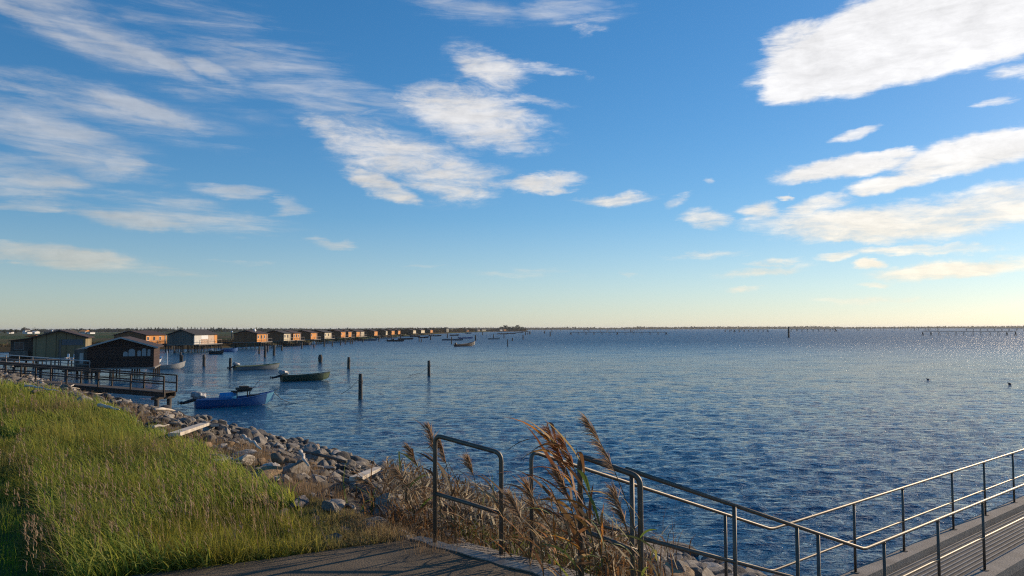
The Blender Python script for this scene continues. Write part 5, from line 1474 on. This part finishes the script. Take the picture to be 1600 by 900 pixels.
# ducks on the open water
for px, py, lab in ((1450, 594, 'small dark duck floating far out, the one farther from the walkway'), (1577.5, 601, 'small dark duck floating above the far end of the walkway rail')):
    b_ = at(px, py, 0); mb = MB()
    mb.tube([(-.26, 0, .10), (-.18, 0, .10), (-.05, 0, .09), (.1, 0, .08), (.18, 0, .1)], [.02, .07, .12, .10, .03], 8)
    mb.tube([(.12, 0, .12), (.17, 0, .2), (.17, 0, .26), (.24, 0, .27), (.29, 0, .255)], [.05, .04, .05, .03, .01], 8)
    t = mb.build('duck', MT['black_paint'], smooth=True); t.location = b_; t.scale = (.72, .72, .72); t.rotation_euler = (0, 0, rnd.uniform(2.6, 3.4)); tag(t, lab, 'duck', 'ducks on the water')

# ------------------------------------------------------------------ racks and stakes far out on the lagoon
def rack(px0, px1, by, ty, n, lab, brace=()):
    a = at(px0, by, 0); b_ = at(px1, by, 0); h = atd((px0+px1)/2, ty, a.y).z
    t = empty('pole_rack', (a.x, a.y, 0)); tag(t, lab, 'rack', 'pole racks on the lagoon')
    d = b_-a; r_ = .5*.9*a.y/FPX
    rel(MB().beam(Vector((a.x, a.y, h)), Vector((b_.x, b_.y, h)), .18, .55*a.y/FPX), a).build('beam', MT['wood_dark'], t)
    for k in range(n):
        p = a.lerp(b_, k/(n-1)); mb = MB()
        if k in brace:
            for dx in (-2.2, 0, 2.2): mb.tube([p+Vector((dx*.45*a.y/500, 0, -1)), p+Vector((0, 0, h))], r_*.8, 5)
        else:
            mb.tube([p+Vector((-.5, 0, -1)), p+Vector((-.2, 0, h+.1))], r_*.6, 5); mb.tube([p+Vector((.8, 0, -1)), p+Vector((.3, 0, h))], r_*.6, 5)
        rel(mb, a).build('leg', MT['wood_dark'], t)
rack(892, 1041, 523, 519.0, 13, 'long low pole rack far out, crossing the middle of the open water', (0, 6, 12))
rack(1442, 1587, 524.4, 518.0, 12, 'long dark pole rack far out, nearest the channel end of the water', (0, 1, 10, 11))
rack(1133, 1200, 519.0, 515.3, 10, 'short pole rack far out behind the open water between the long racks', (2,))
rack(1236, 1306, 518.2, 514.3, 9, 'faint pole rack beginning at the tall channel marker', (8,))
rack(912, 920, 518.2, 515.2, 2, 'tiny pair of poles with a crossbar behind the middle rack', ())
rack(1510, 1600, 517.2, 513.6, 9, 'faint far pole rack above the long dark one', ())
mb_st = {}
sm = [MB().tube([(0, 0, -1), (rnd.uniform(-.3, .3), 0, h_)], [.28, .22], 5).mesh('stake', MT['wood_dark']) for h_ in (2.2, 3.0, 3.8)]
nst = 0
for k in range(150):
    u = rnd.random()
    px = rnd.choice([rnd.uniform(835, 1000), rnd.uniform(940, 1160), rnd.uniform(1290, 1470), rnd.uniform(1300, 1420), rnd.uniform(1130, 1600)])
    by = rnd.uniform(514.8, 517.5) - (px-1200)*.0034*.8
    o = bpy.data.objects.new('fishing_stake', rnd.choice(sm)); col.objects.link(o); o.location = at(px, by+.6, 0)
    s = .85+.25*rnd.random(); o.scale = (s, s, s*rnd.uniform(.7, 1.2))
    tag(o, 'thin dark stake among many standing in the far water', 'stake', 'fishing stakes far out on the lagoon')

# ------------------------------------------------------------------ far land: trees, houses, thicket
def crown_mesh(name, rx, rz, zc, n, size, cols, narrow=False, seed=1):
    g_ = np.random.RandomState(seed); V = []; T = []; C = []
    u = g_.normal(0, 1, (n, 3)); u /= np.linalg.norm(u, axis=1)[:, None]; r_ = g_.uniform(.3, 1, n)**.5
    lump = 1+.28*np.sin(u[:, 0]*4+seed)*np.cos(u[:, 2]*5+u[:, 1]*3+seed*2)
    c = u*(r_*lump)[:, None]*np.array([rx, rx, rz]); c[:, 2] += zc
    for k in range(n):
        a = g_.normal(0, 1, (3, 3))*size; V.append(c[k]+a); cc = np.array(cols[g_.randint(len(cols))])*g_.uniform(.7, 1.3); C += [cc]*3
    V = np.concatenate(V); T = np.arange(len(V)).reshape(-1, 3)
    return np_mesh(name, V, [T], MT['leaf'], np.array(C))
DK = [(.035, .045, .02), (.05, .06, .028), (.03, .035, .02)]; BRN = [(.09, .06, .035), (.07, .055, .03), (.05, .045, .025)]
CR = {'bushy': [crown_mesh('crown', 3.6, 2.9, 4.4, 420, .40, DK, seed=s) for s in (1, 2, 3)],
      'poplar': [crown_mesh('crown', 1.15, 4.0, 5.4, 260, .32, DK, seed=s) for s in (4, 5)],
      'bare': [crown_mesh('crown', 3.0, 3.2, 4.6, 130, .22, BRN, seed=s) for s in (6, 7)]}
TR = MB().tube([(0, 0, -.5), (.1, 0, 2.0), (0, 0, 5.0)], [.3, .2, .08], 6).tube([(.05, 0, 2), (1.2, .4, 4.6)], [.12, .04], 5).tube([(.05, 0, 1.8), (-1.1, -.4, 4.4)], [.12, .04], 5).mesh('trunk', MT['wood_dark'])
def tree(kind, px, topy, d, lab, group, k=0):
    top = atd(px, topy, d); gz_ = 1.0; full = {'bushy': 7.4, 'poplar': 9.4, 'bare': 7.8}[kind]
    t = empty('tree', (top.x, d, gz_)); tag(t, lab, 'tree', group)
    s = max(.25, (top.z-gz_)/full); t.scale = (s, s, s)
    o = bpy.data.objects.new('trunk', TR); col.objects.link(o); o.parent = t
    o = bpy.data.objects.new('crown', CR[kind][k % len(CR[kind])]); col.objects.link(o); o.parent = t
k = 0
px = 214
while px < 372:
    if abs(px-283) > 5: tree('poplar', px, 511.3+rnd.uniform(-1.2, 1.2), 1150, 'slim poplar in the long thin row on the far field edge', 'poplars along the far field edge', k)
    px += rnd.uniform(4.0, 7.2); k += 1
tree('bushy', 283, 511.6, 1100, 'rounded tree breaking the poplar row above the patched grey hut', 'trees on the far land'); tree('bushy', 343.5, 511.8, 1000, 'dark bushy tree near the end of the poplar row', 'trees on the far land', 1)
tree('bushy', 38, 511.5, 900, 'dark tree standing over the white farmhouse', 'trees on the far land', 2)
for px, ty, kd, lab in ((53, 510.8, 'bare', 'tall bare tree beside the small white shed'), (56.5, 511.8, 'bare', 'second bare tree beside the small white shed'), (62, 512.5, 'bare', 'lower bare tree right of the small white shed'), (69, 513, 'bare', 'low bare tree left of the long dark barn'),
                    (104, 512, 'bare', 'bare tree above the end of the long dark barn'), (112, 511, 'bare', 'thin bare tree above the roof of the ochre hut'), (119, 511.5, 'bare', 'bare tree over the brick coloured house'), (128, 512.3, 'bushy', 'round tree next to the brick coloured house'),
                    (140, 513, 'bushy', 'low bushy tree after the brick coloured house'), (155, 513, 'bushy', 'low bushy tree on the field edge over the black hut roof'), (170, 512.2, 'bushy', 'bushy tree behind the ridge of the black hut'), (188, 513, 'bushy', 'dark low tree over the brown hut'), (200, 512, 'bushy', 'taller dark tree just before the poplar row'),
                    (8, 514, 'bushy', 'low dark tree at the very edge of the far land'), (17, 513.5, 'bushy', 'wide dark tree near the tiny white house'), (26, 514, 'bushy', 'low dark tree between the tiny white house and the farmhouse')):
    tree(kd, px, ty+.6, 900 if px < 150 else 1100, lab, 'trees on the far land', int(px))
for px, ty in ((790, 507.3), (809, 507.2), (796, 509.6), (802, 509.4), (816, 510), (783, 509.8)):
    tree('bushy', px, ty+.6, 1260, 'taller tree with open crown on the tip of the point' if ty < 508 else 'low dark tree on the tip of the point', 'trees on the tip of the point', int(px))
def belt(name, pts, depth, hfun, lab, n, size, cols, seed):
    """a mass of far foliage: many small clumps along a line, real depth"""
    g_ = np.random.RandomState(seed)
    pts = np.array([(p.x, p.y) for p in pts]); seg = np.hypot(*(pts[1:]-pts[:-1]).T); cum = np.concatenate([[0], np.cumsum(seg)])
    u = g_.uniform(0, cum[-1], n); i = np.clip(np.searchsorted(cum, u)-1, 0, len(seg)-1); f = ((u-cum[i])/seg[i])[:, None]
    xy = pts[i]*(1-f)+pts[i+1]*f; xy[:, 1] += g_.uniform(0, depth, n); xy[:, 0] += g_.normal(0, size, n)
    h = hfun(u, g_)*g_.uniform(.0, 1, n)**.6
    c = np.stack([xy[:, 0], xy[:, 1], 1.0+h], -1)
    V = (c[:, None, :]+g_.normal(0, size, (n, 3, 3))).reshape(-1, 3)
    V[:, 2] = np.maximum(V[:, 2], .3)
    C = np.repeat(np.array(cols)[g_.randint(len(cols), size=n)]*g_.uniform(.7, 1.3, (n, 1)), 3, 0)
    me = np_mesh(name, V, [np.arange(len(V)).reshape(-1, 3)], MT['leaf'], C)
    o = bpy.data.objects.new(name, me); col.objects.link(o); tag(o, lab, kind='stuff')
def hf(base, amp, sc, sd): return lambda u, g_: base+amp*vnoise(u, u*0, sc, sd)
belt('thicket', [Vector((-78, 480, 0)), Vector((-76, 800, 0)), Vector((-60, 1050, 0)), Vector((-42, 1215, 0)), Vector((26, 1325, 0))], 16, hf(1.2, 3.2, 14, 81), 'low dark thicket along the bank behind the distant huts', 16000, .7, [(.06, .042, .022), (.045, .035, .018), (.035, .035, .018)], 3)
belt('scrub', [Vector((-79, 205, 0)), Vector((-79, 480, 0))], 6, hf(.3, 1.1, 6, 82), 'dark brown scrub on the bank behind the nearer huts', 7000, .28, BRN, 4)
belt('bank_scrub', [Vector((-138, 142, 0)), Vector((-133, 178, 0)), Vector((-106, 190, 0)), Vector((-84, 204, 0))], 8, hf(.2, 1.0, 6, 83), 'dry scrub on the low bank beyond the ochre hut', 5200, .22, BRN+[(.10, .10, .04)], 5)
belt('treeline', [atd(-120, 515, 1500), atd(120, 515, 1450), atd(380, 515, 1300), atd(700, 515, 1600)], 40, hf(1.8, 3.4, 30, 84), 'dark treeline along the far edge of the fields', 20000, 1.3, DK, 6)
# far shore across the lagoon
fy = 2900
SHF = [(-900, 2750), (200, 2750), (900, 2850), (1800, 2750), (2600, 2600), (4200, 2500), (6000, 3200), (3000, 5200), (-1500, 5200), (-1200, 3200)]
o = MB().poly_prism(list(SHF), -.8, .9).build('far_shore', MT['leaf'] if False else mat('far_marsh', (.07, .06, .035), (.09, .08, .045), .02, .95)); tag(o, kind='structure')
belt('far_treeline', [Vector((-880, 2790, 0)), Vector((200, 2790, 0)), Vector((900, 2890, 0)), Vector((1800, 2790, 0)), Vector((2600, 2640, 0)), Vector((4100, 2540, 0))], 120, lambda u, g_: 1.5+6.5*vnoise(u, u*0, 130, 85)**1.5+5*sstep(.55, .9, vnoise(u, u*0, 420, 86)), 'faint treeline on the far shore of the lagoon', 26000, 2.4, [(.05, .055, .03), (.06, .055, .03)], 7)
# houses far off on the fields
def house(px0, px1, topy, d, lab, wall='white', roof='roof_brown', depth=9, ridge='x', win=True):
    a = atd(px0, 515, d); b_ = atd(px1, 515, d); top = atd((px0+px1)/2, topy, d).z
    W = max(2.0, b_.x-a.x); z0 = .9; ze = z0+(top-z0)*.62
    t = empty('farmhouse', (a.x, d, 0)); tag(t, lab, 'house', 'houses far off on the fields')
    MB().box(0, W, 0, depth, z0, ze).build('wall', MT[wall], t)
    mb = MB(); o_ = .4
    if ridge == 'x':
        mb.v += [(-o_, -o_, ze), (W+o_, -o_, ze), (W+o_, depth+o_, ze), (-o_, depth+o_, ze), (-o_, depth/2, top), (W+o_, depth/2, top)]
        mb.f += [(0, 1, 5, 4), (2, 3, 4, 5), (3, 0, 4), (1, 2, 5), (3, 2, 1, 0)]
    else:
        mb.v += [(-o_, -o_, ze), (W+o_, -o_, ze), (W+o_, depth+o_, ze), (-o_, depth+o_, ze), (W/2, -o_, top), (W/2, depth+o_, top)]
        mb.f += [(0, 1, 4), (1, 2, 5, 4), (2, 3, 5), (3, 0, 4, 5), (3, 2, 1, 0)]
    mb.m = [0]*len(mb.f); mb.build('roof', MT[roof], t)
    if win:
        for k in range(2): MB().box(W*(.2+.4*k), W*(.35+.4*k), -.05, -.01, z0+1.2, z0+2.4).build('window', MT['pane'], t)
house(35.5, 39.5, 513.2, 860, 'tall white farmhouse gable under a dark tree', 'white', 'roof_dark', ridge='y'); house(39.5, 43, 517.2, 850, 'low white annex touching the tall farmhouse', 'white', 'roof_dark')
house(49, 54.5, 517, 860, 'small flat white shed between bare trees', 'white', 'sheet', win=False); house(11.5, 13.5, 517, 900, 'tiny white house near the edge of the far land', 'white', 'roof_dark', win=False)
house(69, 104, 514.9, 640, 'long dark barn with a blue grey roof behind the ochre hut', 'wood_slate', 'roof_dark', depth=16)
house(124, 133, 515.5, 760, 'brick coloured house with pale walls beside a round tree', 'sheet', 'wood_orange'); house(136, 141, 517.4, 760, 'small white house beside the brick coloured one', 'white', 'roof_dark')
# white round tank and parked white caravan on the bank
def ball(px, py, d, r_, nm, lab, cat):
    c = atd(px, py, d); bm = bmesh.new(); bmesh.ops.create_uvsphere(bm, u_segments=18, v_segments=12, radius=r_)
    me = bpy.data.meshes.new(nm); bm.to_mesh(me); bm.free(); me.materials.append(MT['white']); me.polygons.foreach_set('use_smooth', [True]*len(me.polygons))
    t = empty(nm, (c.x, d, 1.0)); tag(t, lab, cat); o = bpy.data.objects.new('tank', me); col.objects.link(o); o.parent = t; o.location = (0, 0, c.z-1)
    mb = MB()
    for a_ in range(3): mb.tube([(math.cos(a_*2.1)*r_*.8, math.sin(a_*2.1)*r_*.8, -.3), (math.cos(a_*2.1)*r_*.4, math.sin(a_*2.1)*r_*.4, c.z-1-r_*.6)], .12, 6)
    mb.build('support', MT['metal_rail'], t)
ball(81.3, 516.9, 420, .52, 'water_tank', 'white round tank on legs above the roof of the ochre hut', 'tank')
ball(362.5, 518.6, 260, .32, 'round_tank', 'small white round tank on the bank before the hut with the rooftop dish', 'tank')
c = atd(328.5, 520.5, 330); t = empty('parked_caravan', (c.x, 330, 1.05)); tag(t, 'white caravan parked on the bank beyond the patched grey hut', 'caravan')
MB().poly_prism([(-1.9, -1), (1.9, -1), (1.9, 1), (-1.9, 1)], .45, 2.0).build('body', MT['white'], t); MB().box(-1.6, 1.4, -.9, .9, 2.0, 2.35).build('roof', MT['sheet'], t)
MB().box(-1.3, -.2, -1.03, -1.003, 1.2, 1.75).build('window', MT['pane'], t)
for x in (-.4, .6): MB().tube([(x, -1.05, .33), (x, -.8, .33)], .33, 12).build('wheel', MT['black_plastic'], t)
MB().beam((1.9, 0, .5), (3.2, 0, .45), .1, .1).build('tow_bar', MT['wood_dark'], t)
# rusty red load on the lean-to roof of the ochre hut
q = atd(47, 527.0, 107.0); mb = MB()
for k in range(7): mb.beam(q+Vector((-.7+.05*k, .1*k, .06+.07*(k % 4))), q+Vector((.8-.06*k, .1*k+.2, .08+.07*((k+1) % 4))), .12, .06)
o = mb.build('board_pile', mat('orange_red_boards', (.45, .11, .03), (.6, .2, .06), 6, .8), origin=q); tag(o, 'pile of orange red boards lying on the lean-to roof of the ochre hut', 'boards')
# white plastic chairs and bits on the upper footbridge side deck
def chair(px, py, d, lab):
    c = atd(px, py, d); t = empty('plastic_chair', c, rnd.uniform(-.8, .8)); tag(t, lab, 'chair', 'white plastic chairs by the ochre hut')
    MB().box(-.24, .24, -.22, .24, .40, .44).build('seat', MT['white'], t); MB().box(-.24, .24, .22, .26, .44, .88).build('backrest', MT['white'], t)
    for x in (-.21, .21):
        for y in (-.19, .21): MB().beam((x, y, 0), (x, y, .4), .045, .045).build('leg', MT['white'], t)
dk = MB().box(c0.x-7.5, c0.x+1.6, 101.5, 107.6, .98, 1.1); o = dk.build('deck_stage', MT['wood_dark'], origin=Vector((c0.x-3, 104.5, 1.0))); tag(o, 'low grey plank stage in front of the ochre hut, behind the pale railing', 'deck')
for k in range(8): pass
chair(114, 563.5, 103, 'white plastic chair by the railing, nearest the black hut'); chair(104, 563.3, 103.3, 'white plastic chair in the middle of the stage'); chair(124, 563.8, 103.1, 'white plastic chair tucked against the black hut side')
# ------------------------------------------------------------------ air
hm = bpy.data.materials.new('haze'); hm.use_nodes = True
hn = hm.node_tree; hn.nodes.clear()
ho = hn.nodes.new('ShaderNodeOutputMaterial'); hv = hn.nodes.new('ShaderNodeVolumePrincipled')
hv.inputs['Color'].default_value = (.86, .90, .96, 1); hv.inputs['Density'].default_value = .00007; hv.inputs['Anisotropy'].default_value = .3
hn.links.new(hv.outputs[0], ho.inputs['Volume'])
o = MB().box(-13500, 13500, -400, 13500, -3.0, 22).build('haze', hm); tag(o, kind='stuff')
scene.cycles.volume_bounces = 0
